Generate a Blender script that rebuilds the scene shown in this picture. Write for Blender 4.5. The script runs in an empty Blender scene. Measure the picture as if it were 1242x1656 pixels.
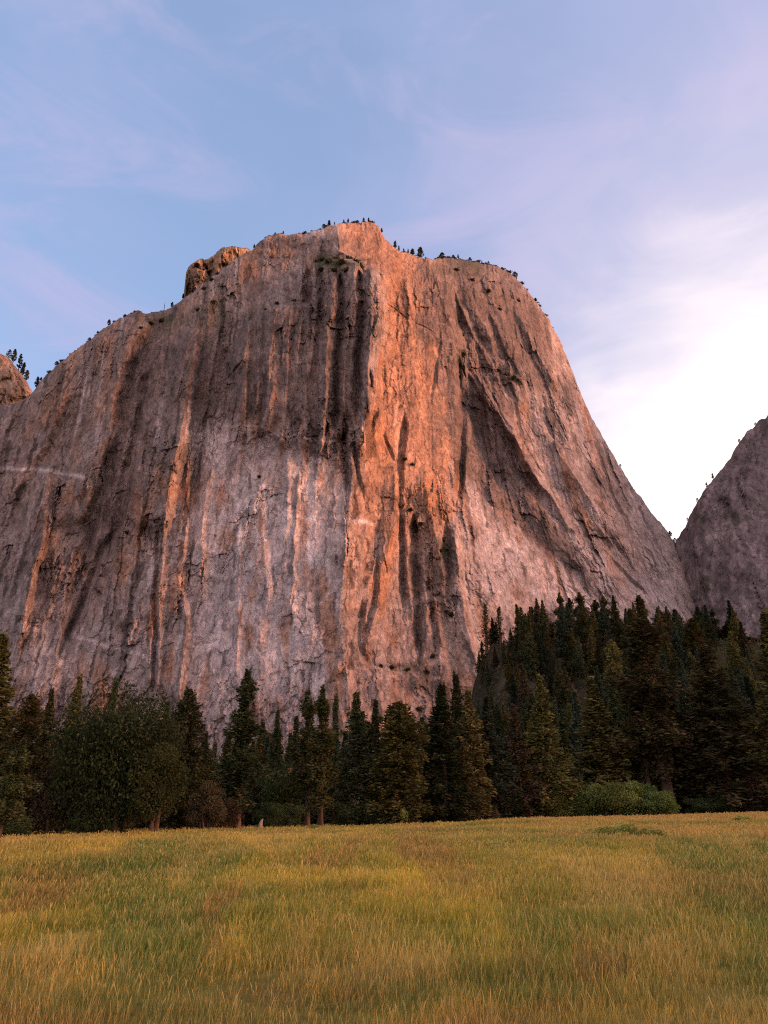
import bpy, math, random
import numpy as np

# ------------------------------------------------------------------ basics
F, CX, CY = 1244.0, 621.0, 828.0
EYE = 1.75
PITCH = math.atan((1290 - 828) / F)
CP, SP = math.cos(PITCH), math.sin(PITCH)
SUN_AZ, SUN_EL = math.radians(102), math.radians(9)      # from +Y towards +X

scene = bpy.context.scene
col = scene.collection
rng = np.random.default_rng(7)
random.seed(7)


def at(px, py, Y):
    """world point seen in direction (px,py) of the photograph at forward distance Y"""
    a = (np.asarray(px, float) - CX) / F
    b = (CY - np.asarray(py, float)) / F
    dy = CP - b * SP
    dz = SP + b * CP
    t = Y / dy
    return a * t, np.broadcast_to(np.asarray(Y, float), np.shape(a * t)), EYE + dz * t


def sstep(a, b, x):
    t = np.clip((x - a) / (b - a), 0, 1)
    return t * t * (3 - 2 * t)


# ------------------------------------------------------------------ noise
def _hash(ix, iy, seed):
    h = (ix.astype(np.int64) * 374761393 + iy.astype(np.int64) * 668265263 + seed * 1274126177) & 0xFFFFFFFF
    h = ((h ^ (h >> 13)) * 1274126177) & 0xFFFFFFFF
    h = ((h ^ (h >> 16)) * 2246822519) & 0xFFFFFFFF
    return ((h ^ (h >> 15)) & 0xFFFFFF) / float(0xFFFFFF)


def perlin(x, y, seed=0):
    x = np.asarray(x, float)
    y = np.asarray(y, float)
    ix, iy = np.floor(x), np.floor(y)
    fx, fy = x - ix, y - iy
    u = fx * fx * fx * (fx * (fx * 6 - 15) + 10)
    v = fy * fy * fy * (fy * (fy * 6 - 15) + 10)

    def g(ox, oy):
        a = _hash(ix + ox, iy + oy, seed) * 2 * math.pi
        return np.cos(a) * (fx - ox) + np.sin(a) * (fy - oy)
    n0 = g(0, 0) * (1 - u) + g(1, 0) * u
    n1 = g(0, 1) * (1 - u) + g(1, 1) * u
    return (n0 * (1 - v) + n1 * v) * 1.5


def fbm(x, y, seed=0, octv=4, gain=0.5):
    s, a, t = 0, 1.0, 0
    for o in range(octv):
        s = s + a * perlin(x * 2 ** o, y * 2 ** o, seed + 17 * o)
        t += a
        a *= gain
    return s / t


def cells(x, y, seed):
    """Voronoi: random value, second random value, offset to the cell point and distance to the border"""
    ix, iy = np.floor(x), np.floor(y)
    f1 = np.full(x.shape, 9.0)
    f2 = np.full(x.shape, 9.0)
    r1 = np.zeros(x.shape)
    r2 = np.zeros(x.shape)
    ddx = np.zeros(x.shape)
    ddy = np.zeros(x.shape)
    for ox in (-1, 0, 1):
        for oy in (-1, 0, 1):
            cx, cy = ix + ox, iy + oy
            px = cx + _hash(cx, cy, seed)
            py = cy + _hash(cx, cy, seed + 5)
            d = (x - px) ** 2 + (y - py) ** 2
            near = d < f1
            f2 = np.where(near, f1, np.minimum(f2, d))
            f1 = np.where(near, d, f1)
            r1 = np.where(near, _hash(cx, cy, seed + 11), r1)
            r2 = np.where(near, _hash(cx, cy, seed + 23), r2)
            ddx = np.where(near, x - px, ddx)
            ddy = np.where(near, y - py, ddy)
    return r1, r2, ddx, ddy, np.sqrt(f2) - np.sqrt(f1)


def blocks(s, y, sx, sy, seed):
    """jointed granite: upright columns cut into blocks; two random values, position inside the block, edge distance"""
    s = s / sx
    ci = np.floor(s)
    ci = np.floor(s + 0.7 * (_hash(ci, np.floor(y / sy / 3.0), seed + 3) - 0.5))
    off = _hash(ci, ci * 0, seed) * 7.0
    sc = 0.6 + 0.9 * _hash(ci, ci * 0 + 1, seed)
    v = y / sy * sc + off
    yi = np.floor(v)
    return _hash(ci, yi, seed + 11), _hash(ci, yi, seed + 23), s - ci - 0.5, v - yi - 0.5


# ------------------------------------------------------------------ object helpers
def tag(o, label=None, cat=None, group=None, kind=None):
    if label:
        o['label'] = label
    if cat:
        o['category'] = cat
    if group:
        o['group'] = group
    if kind:
        o['kind'] = kind
    return o


def mesh_from(name, verts, faces4=None, faces3=None, colors=None, smooth=False):
    me = bpy.data.meshes.new(name)
    verts = np.ascontiguousarray(verts, dtype=np.float32)
    loops, starts, totals = [], [], []
    n = 0
    for f, k in ((faces4, 4), (faces3, 3)):
        if f is not None and len(f):
            f = np.ascontiguousarray(f, dtype=np.int32)
            loops.append(f.ravel())
            starts.append(n + np.arange(len(f), dtype=np.int32) * k)
            n += f.size
    me.vertices.add(len(verts))
    me.vertices.foreach_set('co', verts.ravel())
    lp = np.concatenate(loops)
    st = np.concatenate(starts)
    me.loops.add(len(lp))
    me.loops.foreach_set('vertex_index', lp)
    me.polygons.add(len(st))
    me.polygons.foreach_set('loop_start', st)
    me.update(calc_edges=True)
    me.polygons.foreach_set('use_smooth', np.full(len(st), smooth, dtype=bool))
    if colors is not None:
        at_ = me.attributes.new('tint', 'FLOAT_COLOR', 'POINT')
        c = np.ones((len(verts), 4), dtype=np.float32)
        c[:, :3] = colors
        at_.data.foreach_set('color', c.ravel())
    me.validate()
    return me


def link(name, me, mat, parent=None):
    o = bpy.data.objects.new(name, me)
    col.objects.link(o)
    if mat and not me.materials:
        me.materials.append(mat)
    if parent:
        o.parent = parent
    return o


# ------------------------------------------------------------------ materials
def new_mat(name):
    m = bpy.data.materials.new(name)
    m.use_nodes = True
    nt = m.node_tree
    nt.nodes.clear()
    return m, nt, nt.nodes, nt.links


def rock_material():
    m, nt, N, L = new_mat('granite')
    out = N.new('ShaderNodeOutputMaterial')
    bs = N.new('ShaderNodeBsdfPrincipled')
    bs.inputs['Roughness'].default_value = 0.95
    bs.inputs['Specular IOR Level'].default_value = 0.15
    attr = N.new('ShaderNodeAttribute')
    attr.attribute_name = 'tint'
    tc = N.new('ShaderNodeTexCoord')
    mp = N.new('ShaderNodeMapping')
    mp.inputs['Scale'].default_value = (1.0, 0.5, 0.35)
    L.new(tc.outputs['Object'], mp.inputs['Vector'])
    n1 = N.new('ShaderNodeTexNoise')
    n1.inputs['Scale'].default_value = 0.22
    n1.inputs['Detail'].default_value = 8
    n1.inputs['Roughness'].default_value = 0.72
    L.new(mp.outputs[0], n1.inputs['Vector'])
    mr = N.new('ShaderNodeMapRange')
    mr.inputs['From Min'].default_value = 0.3
    mr.inputs['From Max'].default_value = 0.7
    mr.inputs['To Min'].default_value = 0.62
    mr.inputs['To Max'].default_value = 1.42
    L.new(n1.outputs[0], mr.inputs['Value'])
    mx = N.new('ShaderNodeVectorMath')
    mx.operation = 'SCALE'
    L.new(attr.outputs['Color'], mx.inputs[0])
    # thin dark cracks where a broken-up edge pattern passes
    fac = mr.outputs[0]
    for sc, wid, dep, stretch in ((0.045, 0.05, 0.5, 0.45), (0.13, 0.07, 0.4, 0.6)):
        mpv = N.new('ShaderNodeMapping')
        mpv.inputs['Scale'].default_value = (1.0, 0.4, stretch)
        wn = N.new('ShaderNodeTexNoise')
        wn.inputs['Scale'].default_value = sc * 2
        wn.inputs['Detail'].default_value = 5
        wn.inputs['Roughness'].default_value = 0.7
        L.new(tc.outputs['Object'], wn.inputs['Vector'])
        ad = N.new('ShaderNodeVectorMath')
        ad.operation = 'MULTIPLY_ADD'
        L.new(wn.outputs['Color'], ad.inputs[0])
        ad.inputs[1].default_value = (0.9 / sc,) * 3
        L.new(tc.outputs['Object'], ad.inputs[2])
        L.new(ad.outputs[0], mpv.inputs['Vector'])
        vo = N.new('ShaderNodeTexVoronoi')
        vo.feature = 'DISTANCE_TO_EDGE'
        vo.inputs['Scale'].default_value = sc
        L.new(mpv.outputs[0], vo.inputs['Vector'])
        ck = N.new('ShaderNodeMapRange')
        ck.inputs['From Max'].default_value = wid
        ck.inputs['To Min'].default_value = 1 - dep
        ck.inputs['To Max'].default_value = 1.0
        L.new(vo.outputs['Distance'], ck.inputs['Value'])
        gate = N.new('ShaderNodeMapRange')
        gate.inputs['From Min'].default_value = 0.42
        gate.inputs['From Max'].default_value = 0.58
        L.new(wn.outputs[0], gate.inputs['Value'])
        gm = N.new('ShaderNodeMix')
        gm.data_type = 'FLOAT'
        L.new(gate.outputs[0], gm.inputs[0])
        gm.inputs[2].default_value = 1.0
        L.new(ck.outputs[0], gm.inputs[3])
        mu = N.new('ShaderNodeMath')
        mu.operation = 'MULTIPLY'
        L.new(fac, mu.inputs[0])
        L.new(gm.outputs[0], mu.inputs[1])
        fac = mu.outputs[0]
    L.new(fac, mx.inputs['Scale'])
    L.new(mx.outputs[0], bs.inputs['Base Color'])
    n2 = N.new('ShaderNodeTexNoise')
    n2.inputs['Scale'].default_value = 0.30
    n2.inputs['Detail'].default_value = 8
    n2.inputs['Roughness'].default_value = 0.78
    mp2 = N.new('ShaderNodeMapping')
    mp2.inputs['Scale'].default_value = (1.0, 0.7, 0.45)
    L.new(tc.outputs['Object'], mp2.inputs['Vector'])
    L.new(mp2.outputs[0], n2.inputs['Vector'])
    bp = N.new('ShaderNodeBump')
    bp.inputs['Strength'].default_value = 1.0
    bp.inputs['Distance'].default_value = 5.5
    L.new(n2.outputs[0], bp.inputs['Height'])
    L.new(bp.outputs[0], bs.inputs['Normal'])
    L.new(bs.outputs[0], out.inputs[0])
    return m


def leafy_material(name, trans=0.25, vary=0.5, attr_name='tint', rnd=True):
    """matt leaf: colour from the mesh's own tint, varied from tree to tree"""
    m, nt, N, L = new_mat(name)
    out = N.new('ShaderNodeOutputMaterial')
    attr = N.new('ShaderNodeAttribute')
    attr.attribute_name = attr_name
    c = attr.outputs['Color']
    if rnd:
        oi = N.new('ShaderNodeObjectInfo')
        hs = N.new('ShaderNodeHueSaturation')
        a = N.new('ShaderNodeMapRange')
        a.inputs['To Min'].default_value = 0.465
        a.inputs['To Max'].default_value = 0.515
        L.new(oi.outputs['Random'], a.inputs['Value'])
        L.new(a.outputs[0], hs.inputs['Hue'])
        b = N.new('ShaderNodeMath')
        b.operation = 'MULTIPLY'
        b.inputs[1].default_value = 7.31
        f = N.new('ShaderNodeMath')
        f.operation = 'FRACT'
        L.new(oi.outputs['Random'], b.inputs[0])
        L.new(b.outputs[0], f.inputs[0])
        a2 = N.new('ShaderNodeMapRange')
        a2.inputs['To Min'].default_value = 1 - vary
        a2.inputs['To Max'].default_value = 1 + vary
        L.new(f.outputs[0], a2.inputs['Value'])
        L.new(a2.outputs[0], hs.inputs['Value'])
        L.new(c, hs.inputs['Color'])
        c = hs.outputs[0]
    d = N.new('ShaderNodeBsdfDiffuse')
    t = N.new('ShaderNodeBsdfTranslucent')
    mix = N.new('ShaderNodeMixShader')
    mix.inputs[0].default_value = trans
    L.new(c, d.inputs['Color'])
    L.new(c, t.inputs['Color'])
    L.new(d.outputs[0], mix.inputs[1])
    L.new(t.outputs[0], mix.inputs[2])
    L.new(mix.outputs[0], out.inputs[0])
    return m


def bark_material():
    m, nt, N, L = new_mat('bark')
    out = N.new('ShaderNodeOutputMaterial')
    bs = N.new('ShaderNodeBsdfDiffuse')
    tc = N.new('ShaderNodeTexCoord')
    mp = N.new('ShaderNodeMapping')
    mp.inputs['Scale'].default_value = (4, 4, 0.7)
    n = N.new('ShaderNodeTexNoise')
    n.inputs['Scale'].default_value = 2.0
    n.inputs['Detail'].default_value = 5
    r = N.new('ShaderNodeValToRGB')
    r.color_ramp.elements[0].position = 0.35
    r.color_ramp.elements[0].color = (0.035, 0.024, 0.018, 1)
    r.color_ramp.elements[1].position = 0.7
    r.color_ramp.elements[1].color = (0.15, 0.095, 0.065, 1)
    L.new(tc.outputs['Object'], mp.inputs[0])
    L.new(mp.outputs[0], n.inputs[0])
    L.new(n.outputs[0], r.inputs[0])
    L.new(r.outputs[0], bs.inputs[0])
    L.new(bs.outputs[0], out.inputs[0])
    return m


def ground_material(name, scale=3.0, amt=0.35, bump=0.0):
    m, nt, N, L = new_mat(name)
    out = N.new('ShaderNodeOutputMaterial')
    bs = N.new('ShaderNodeBsdfDiffuse')
    attr = N.new('ShaderNodeAttribute')
    attr.attribute_name = 'tint'
    tc = N.new('ShaderNodeTexCoord')
    n = N.new('ShaderNodeTexNoise')
    n.inputs['Scale'].default_value = scale
    n.inputs['Detail'].default_value = 6
    n.inputs['Roughness'].default_value = 0.7
    L.new(tc.outputs['Object'], n.inputs['Vector'])
    mr = N.new('ShaderNodeMapRange')
    mr.inputs['From Min'].default_value = 0.3
    mr.inputs['From Max'].default_value = 0.7
    mr.inputs['To Min'].default_value = 1 - amt
    mr.inputs['To Max'].default_value = 1 + amt
    L.new(n.outputs[0], mr.inputs['Value'])
    mx = N.new('ShaderNodeVectorMath')
    mx.operation = 'SCALE'
    L.new(attr.outputs['Color'], mx.inputs[0])
    L.new(mr.outputs[0], mx.inputs['Scale'])
    L.new(mx.outputs[0], bs.inputs['Color'])
    if bump:
        bp = N.new('ShaderNodeBump')
        bp.inputs['Distance'].default_value = bump
        L.new(n.outputs[0], bp.inputs['Height'])
        L.new(bp.outputs[0], bs.inputs['Normal'])
    L.new(bs.outputs[0], out.inputs[0])
    return m


ROCK = rock_material()
NEEDLE = leafy_material('needles', 0.2, 0.45)
LEAF = leafy_material('leaves', 0.3, 0.2)
BARK = bark_material()
GRASS = leafy_material('grass_blades', 0.25, 0, rnd=False)
SOIL = ground_material('meadow_soil', 2.5, 0.35)
TALUS = ground_material('talus_soil', 0.35, 0.5, 1.5)


# ------------------------------------------------------------------ rock masses
def px_of(py, pts):
    p = sorted(pts, key=lambda q: q[1])
    return np.interp(py, [q[1] for q in p], [q[0] for q in p])


def span(py, pts, f=25):
    y0 = min(q[1] for q in pts)
    y1 = max(q[1] for q in pts)
    return sstep(y0 - f, y0 + f, py) * (1 - sstep(y1 - f, y1 + f, py))


def rib(px, py, pts, h, wl, wr, f=25):
    d = px - px_of(py, pts)
    sp = span(py, pts, f)
    tp = 0.25 + 0.75 * sp
    p = np.where(d < 0, 1 + d / (wl * tp), 1 - d / (wr * tp))
    p = np.clip(p, 0, 1)
    return -h * p * sp


def groove(px, py, pts, h, w, f=20):
    return -rib(px, py, pts, h, w, w, f)


def step(px, py, pts, h, w, decay, f=25):
    d = px - px_of(py, pts)
    return h * sstep(-w, w, d) * np.exp(-np.maximum(d, 0) / decay) * span(py, pts, f)


def blob(px, py, cx, cy, rx, ry, ang=0):
    c, s = math.cos(math.radians(ang)), math.sin(math.radians(ang))
    dx, dy = px - cx, py - cy
    u = (dx * c + dy * s) / rx
    v = (-dx * s + dy * c) / ry
    return np.exp(-(u * u + v * v))


def rock_mass(name, p0, p1, nx, ny, outline, bottom, depth, tint, back=(60, 260, 420), jag=3.0, seed=3, gamma=1.0, warp=None):
    ox = [q[0] for q in outline]
    oy = [q[1] for q in outline]
    px1 = np.linspace(p0, p1, nx)
    top = np.interp(px1, ox, oy)
    top = top + 0.55 * jag * (_hash(np.floor(px1 / 7.3 + perlin(px1 / 9, px1 * 0, seed + 2)), px1 * 0, seed) - 0.5) + jag * np.where(px1 > 840, 1.5, 1.0) * (fbm(px1 / 26.0, px1 * 0 + 3.3, seed, 5, 0.72))
    v = np.linspace(0, 1, ny) ** gamma
    px = np.repeat(px1[None, :], ny, 0)
    py = top[None, :] + (bottom - top[None, :]) * v[:, None]
    if warp:
        px = warp(px, py)
    Y = depth(px, py, np.repeat(top[None, :], ny, 0))
    x, y, z = at(px, py, Y)
    front = np.stack([x, y, z], -1)
    rows = [front]
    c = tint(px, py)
    cols_ = [c]
    rim = front[0]
    k = rim[:, :2] / np.linalg.norm(rim[:, :2], axis=1)[:, None]
    n_ = 4 * fbm(px1 / 20, px1 * 0 + 9, seed + 4)
    for i, (dist, fall) in enumerate(zip(back, (0.04, 0.35, 1.0))):
        r = rim.copy()
        r[:, :2] += k * dist
        r[:, 2] = rim[:, 2] * (1 - fall) - dist * 0.04 * (1 - fall) + n_ - (40 if fall == 1 else 0)
        rows.insert(0, r[None])
        cols_.insert(0, c[:1])
    V = np.concatenate(rows, 0)
    C = np.concatenate(cols_, 0)
    ny2 = V.shape[0]
    idx = np.arange(ny2 * nx).reshape(ny2, nx)
    f = np.stack([idx[:-1, :-1], idx[1:, :-1], idx[1:, 1:], idx[:-1, 1:]], -1).reshape(-1, 4)
    me = mesh_from(name, V.reshape(-1, 3), f, colors=C.reshape(-1, 3), smooth=True)
    o = link(name, me, ROCK)
    return o, (px, py, Y)


MAIN_OUT = [(-160, 720), (-60, 668), (20, 655), (48, 640), (62, 622), (75, 605), (92, 592), (110, 575), (140, 553), (158, 540), (170, 530),
            (185, 520), (200, 513), (212, 506), (224, 502), (232, 507), (246, 505), (262, 503), (275, 497), (290, 489), (300, 480), (315, 470),
            (335, 455), (352, 440), (372, 425), (392, 412), (408, 405), (420, 391), (432, 381), (450, 379), (470, 380), (490, 379),
            (505, 375), (520, 371), (530, 366), (545, 363), (560, 361), (585, 360), (604, 360), (613, 366), (616, 374), (621, 383), (632, 398),
            (645, 406), (660, 411), (675, 415), (690, 418), (700, 422), (708, 418), (716, 416), (740, 418), (770, 424), (800, 430), (815, 436), (832, 446),
            (850, 467), (870, 489), (880, 505), (890, 521), (905, 549), (920, 586), (940, 637), (960, 680), (985, 724), (1005, 758),
            (1025, 790), (1050, 822), (1075, 854), (1090, 874), (1110, 905), (1150, 985), (1200, 1090)]

REF = [(-460, [(-420, 1000), (-300, 560), (-260, 400)]),
       (-200, [(-200, 1000), (-40, 560), (0, 400)]),
       (75, [(40, 1200), (75, 1000), (190, 560), (240, 400)]),
       (262, [(254, 1200), (262, 1000), (272, 850), (300, 690), (345, 480), (375, 380)]),
       (420, [(415, 1200), (420, 1000), (430, 700), (455, 500), (470, 380)]),
       (548, [(560, 1190), (546, 1100), (548, 1000), (560, 860), (578, 720), (600, 640), (613, 560), (615, 446), (588, 430), (550, 402), (544, 366)]),
       (755, [(790, 1190), (772, 1090), (755, 1000), (742, 920), (736, 800), (740, 700), (735, 560), (712, 460), (695, 410)]),
       (985, [(1150, 1190), (985, 1000), (935, 940), (880, 880), (805, 770), (765, 670), (756, 560), (735, 480), (712, 410)]),
       (1170, [(1350, 1250), (1170, 1010), (1100, 890), (1050, 830), (1000, 755), (955, 680), (915, 590), (885, 525), (845, 470), (790, 435), (745, 410)]),
       (1400, [(1500, 1250), (1400, 1010), (1300, 890), (1200, 755), (1130, 590), (1085, 525), (1000, 435), (950, 410)])]


def flow_s(px, py):
    sv = [r[0] for r in REF]
    xs = [px_of(py, r[1]) for r in REF]
    s = np.full(px.shape, float(sv[0]))
    for i in range(len(sv) - 1):
        w = np.maximum(xs[i + 1] - xs[i], 3.0)
        t = (px - xs[i]) / w
        m = t >= 0
        s = np.where(m, sv[i] + np.clip(t, 0, 1) * (sv[i + 1] - sv[i]), s)
    return s


def rock_detail(px, py, s0, p2, seed):
    """jointed blocks, flakes and ledges at several scales, in metres"""
    sj = s0 + 9 * fbm(px / 45, py / 55, 91, 4, 0.6) + 2.4 * fbm(px / 8, py / 9, 93, 2)
    pj = p2 + 14 * fbm(px / 36, py / 36, 95, 4, 0.6)
    Y = 0
    for sx, sy, a, sd in ((62, 190, 13.0, 8), (31, 84, 8.5, 9), (16, 34, 3.6, 10), (8, 14, 1.7, 11), (4, 6.5, 1.0, 12)):
        r1, r2, u, v = blocks(sj, pj, sx, sy, seed + sd)
        on = 0.30 + 1.0 * sstep(-0.12, 0.25, fbm(px / (sx * 2.2), py / (sy * 1.6), seed + sd + 40, 2))
        Y = Y + a * on * ((r1 - 0.5) * 0.6 + (r2 - 0.38) * u * 1.35 + (r1 - 0.35) * v * 0.75)
    for sx, sy, a, sd in ((38, 62, 5.0, 13), (17, 26, 3.0, 14), (8, 10, 1.7, 15)):
        r1, r2, dx, dy, e = cells((s0 + 0.3 * (sj - s0)) / sx, (pj + 0.5 * (px - 600) * np.where(px > 700, -1, 1)) / sy, seed + sd)
        Y = Y + a * ((r1 - 0.5) * 0.7 + (r2 - 0.45) * dx * 1.4 + (r1 - 0.4) * dy * 0.9)
    return Y


def grain(px, py):
    """across-the-grain coordinate of the rock's small structure (lines lean in on both sides)"""
    k = np.interp(px, [-150, 100, 400, 560, 680, 1100, 1200], [0.26, 0.24, 0.06, 0.0, -0.06, -0.5, -0.5])
    return px + k * (py - 800)


ARETE = [(544, 366), (550, 402), (588, 430), (615, 446), (613, 560), (600, 640), (578, 720), (560, 860), (548, 1000), (546, 1100), (560, 1190)]
RIM_PILLAR = ([340, 375, 400, 430, 470, 500, 508, 540, 580, 590, 600, 612, 618],
              [640, 560, 525, 500, 492, 488, 424, 415, 420, 440, 436, 448, 470])


def main_depth(px, py, top):
    # broken edges: every drawn feature is shifted by noise
    wx = px + 6 * fbm(px / 60, py / 90, 31, 3) + 2.4 * fbm(px / 12, py / 16, 37, 3, 0.7)
    wy = py + 9 * fbm(px / 50, py / 60, 41, 3)
    s = flow_s(wx, wy)
    w = (1200 - py) / 840.0
    Y = 640 + 75 * w + 175 * np.maximum(w, 0) ** 1.25
    Y = Y + np.interp(s, [-460, -200, 75, 200, 262, 420, 520, 548, 600, 680, 755, 800, 985, 1060, 1120, 1170, 1260],
                      [230, 165, 85, 58, 46, 18, 6, 0, 26, 50, 72, 86, 150, 190, 235, 300, 420])
    # upper wall right of the arete turns further towards the evening light
    d = wx - px_of(wy, ARETE)
    Y = Y + 34 * sstep(-1, 15, d) * (1 - sstep(620, 760, wy)) * np.exp(-np.maximum(d - 20, 0) / 150)
    # pillar group below a tree-covered ledge
    yb = np.interp(wx, *RIM_PILLAR)
    inside = sstep(-3, 6, wy - yb) * (1 - sstep(0, 130, wy - 640)) * sstep(330, 400, wx) * (1 - sstep(612, 618, wx))
    Y = Y - 36 * inside - 10 * inside * blob(wx, wy * 0 + 1, 600, 1, 14, 1) * (1 - sstep(620, 700, wy))
    Y = Y + 22 * sstep(395, 425, wy) * sstep(600, 540, wx) * 0
    sl = s + 10 * fbm(wx / 40, wy / 60, 97, 3)
    shade = np.interp(sl, [-200, -120, -60, 0, 70, 100, 118, 150, 200, 245, 262, 276, 300, 330, 420], [10, -6, -16, -22, -26, -24, 2, -4, -14, -26, -24, 2, 8, 4, 0])
    Y = Y + shade * sstep(430, 560, wy) * np.where(sl > 180, 1 - 0.7 * sstep(780, 900, wy), 1.0) * (1 - 0.5 * sstep(1050, 1200, wy)) * (0.7 + 0.6 * fbm(wx / 70, wy / 160, 98, 2))
    # the bay left of the light top wall
    Y = Y + 14 * blob(wx, wy, 470, 430, 70, 40)
    # ribs whose right flanks catch the light
    for pts, h, wl, wr in [
            ([(240, 512), (222, 545), (198, 590), (186, 645), (176, 690)], 26, 80, 15),
            ([(190, 690), (170, 740), (152, 790), (128, 850)], 27, 90, 14),
            ([(318, 540), (305, 612), (296, 680), (282, 740), (270, 800), (264, 850)], 32, 75, 17),
            ([(266, 830), (262, 900), (256, 1000), (254, 1120)], 9, 60, 14),
            ([(310, 700), (303, 800), (296, 920), (300, 1000), (290, 1130)], 14, 28, 10),
            ([(82, 760), (70, 860), (46, 960), (30, 1040)], 24, 80, 14),
            ([(110, 620), (70, 720), (20, 800)], 20, 70, 14),
            ([(395, 560), (392, 640), (385, 700), (380, 760)], 9, 25, 12),
            ([(458, 500), (452, 560), (440, 620), (432, 700)], 9, 30, 12),
            ([(500, 500), (498, 600), (492, 720)], 7, 24, 12),
            ([(538, 440), (536, 560), (528, 650)], 9, 22, 10),
            ([(575, 430), (570, 560), (562, 660)], 9, 18, 8),
            ([(470, 740), (462, 850), (450, 980)], 6, 60, 12),
            ([(420, 780), (424, 860), (432, 960), (420, 1050)], 5, 60, 10),
            # ribs under the lit wall
            ([(650, 740), (640, 840), (622, 900), (606, 1000), (590, 1060), (620, 1150)], 11, 26, 10),
            ([(690, 760), (700, 840), (716, 920), (722, 980)], 12, 16, 14),
            ([(738, 860), (742, 930), (756, 1010), (772, 1080), (782, 1140)], 24, 40, 9),
            ([(700, 960), (716, 1040), (730, 1120)], 8, 26, 12),
            ([(595, 780), (590, 850), (584, 930)], 6, 20, 9),
            ([(560, 880), (556, 980), (560, 1080), (575, 1160)], 8, 16, 8),
            ([(660, 470), (668, 560), (676, 680), (680, 800)], 5, 30, 14),
            ([(700, 520), (712, 640), (716, 760)], 5, 30, 12),
            # slanting slabs on the right shoulder
            ([(745, 425), (800, 520), (850, 610), (905, 700), (960, 790), (1010, 870)], 16, 55, 22),
            ([(800, 440), (850, 520), (900, 610), (945, 690), (1000, 780)], 12, 50, 20),
            ([(850, 740), (900, 820), (960, 900), (1020, 970)], 12, 45, 16),
            ([(905, 740), (965, 820), (1030, 900)], 9, 45, 18),
            ([(765, 620), (800, 690), (835, 760), (870, 830)], 10, 24, 14),
            ]:
        Y = Y + rib(wx, wy, pts, h, wl, wr)
    for pts, h, wd in [
            ([(551, 450), (550, 520), (546, 600), (540, 680)], 26, 8),
            ([(584, 440), (582, 520), (580, 600), (576, 670)], 26, 9),
            ([(500, 440), (494, 480), (480, 520)], 16, 9),
            ([(600, 610), (604, 640), (600, 690)], 12, 8),
            ([(210, 770), (190, 850), (150, 930), (125, 1000), (95, 1060)], 14, 10),
            ([(240, 600), (222, 680), (205, 770)], 16, 12),
            ([(360, 560), (372, 620), (368, 670), (345, 720)], 14, 16),
            ([(330, 730), (310, 800), (296, 860)], 8, 7),
            ([(255, 870), (252, 960), (250, 1080), (248, 1120)], 14, 7),
            ([(652, 680), (648, 740), (644, 840), (650, 900), (654, 980)], 20, 8),
            ([(668, 840), (671, 900), (676, 980), (678, 1060)], 26, 11),
            ([(722, 862), (724, 920), (726, 960)], 20, 12),
            ([(692, 940), (698, 1000), (706, 1060)], 12, 8),
            ([(586, 980), (584, 1040), (600, 1090)], 14, 8),
            ([(612, 905), (606, 960), (590, 1040)], 12, 7),
            ([(556, 690), (560, 740), (562, 800)], 14, 7),
            ([(574, 720), (582, 770), (590, 800)], 10, 6),
            ([(620, 705), (640, 745)], 8, 5),
            ([(618, 490), (660, 515), (705, 540)], 3, 4),
            ([(712, 545), (706, 600), (698, 640)], 6, 4),
            ([(742, 560), (746, 640), (748, 720), (744, 790)], 24, 8),
            # the dark diagonal gully
            ([(752, 640), (780, 720), (815, 790), (852, 850), (884, 885), (920, 925), (950, 960), (990, 1000)], 15, 24),
            ([(790, 640), (815, 700), (840, 760), (870, 800)], 9, 14),
            ([(720, 450), (750, 520), (790, 590), (830, 650)], 10, 18),
            ([(780, 460), (800, 540), (830, 600)], 12, 14),
            ([(930, 730), (975, 800), (1010, 850)], 10, 12),
            ([(985, 900), (1010, 930), (1040, 960)], 8, 8),
            ]:
        Y = Y + groove(wx, wy, pts, h, wd)
    # sheaves of slabs and pillars
    rr = np.random.default_rng(19)
    for k in range(9):
        x0, y0 = 744 + k * 11 + rr.uniform(-4, 4), 560 + k * 16 + rr.uniform(-15, 15)
        ln = rr.uniform(110, 210)
        Y = Y + rib(wx, wy, [(x0, y0), (x0 + ln * 0.27, y0 + ln * 0.5), (x0 + ln * 0.62, y0 + ln)], rr.uniform(7, 13), rr.uniform(12, 20), rr.uniform(4, 7), 18)
    for k in range(8):
        x0, y0 = 716 + k * 17 + rr.uniform(-5, 5), 424 + k * 4 + rr.uniform(0, 30)
        ln = rr.uniform(90, 190)
        Y = Y + rib(wx, wy, [(x0, y0), (x0 + ln * 0.2, y0 + ln * 0.5), (x0 + ln * 0.46, y0 + ln)], rr.uniform(7, 12), rr.uniform(14, 24), rr.uniform(5, 8), 18)
    for k in range(9):
        x0, y0 = 850 + k * 20 + rr.uniform(-9, 9), 700 + k * 24 + rr.uniform(-50, 30)
        ln = rr.uniform(70, 150)
        Y = Y + rib(wx, wy, [(x0, y0), (x0 + ln * 0.36, y0 + ln * 0.5), (x0 + ln * 0.74, y0 + ln)], rr.uniform(4, 9), rr.uniform(16, 30), rr.uniform(4, 8), 16)
    for x0 in (404, 424, 446, 468, 489, 513, 532, 562, 600):
        y0, ln = rr.uniform(445, 520), rr.uniform(120, 230)
        Y = Y + rib(wx, wy, [(x0, y0), (x0 - 4, y0 + ln * 0.5), (x0 - 11, y0 + ln)], rr.uniform(6, 11), rr.uniform(13, 19), rr.uniform(3, 6), 14)
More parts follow.
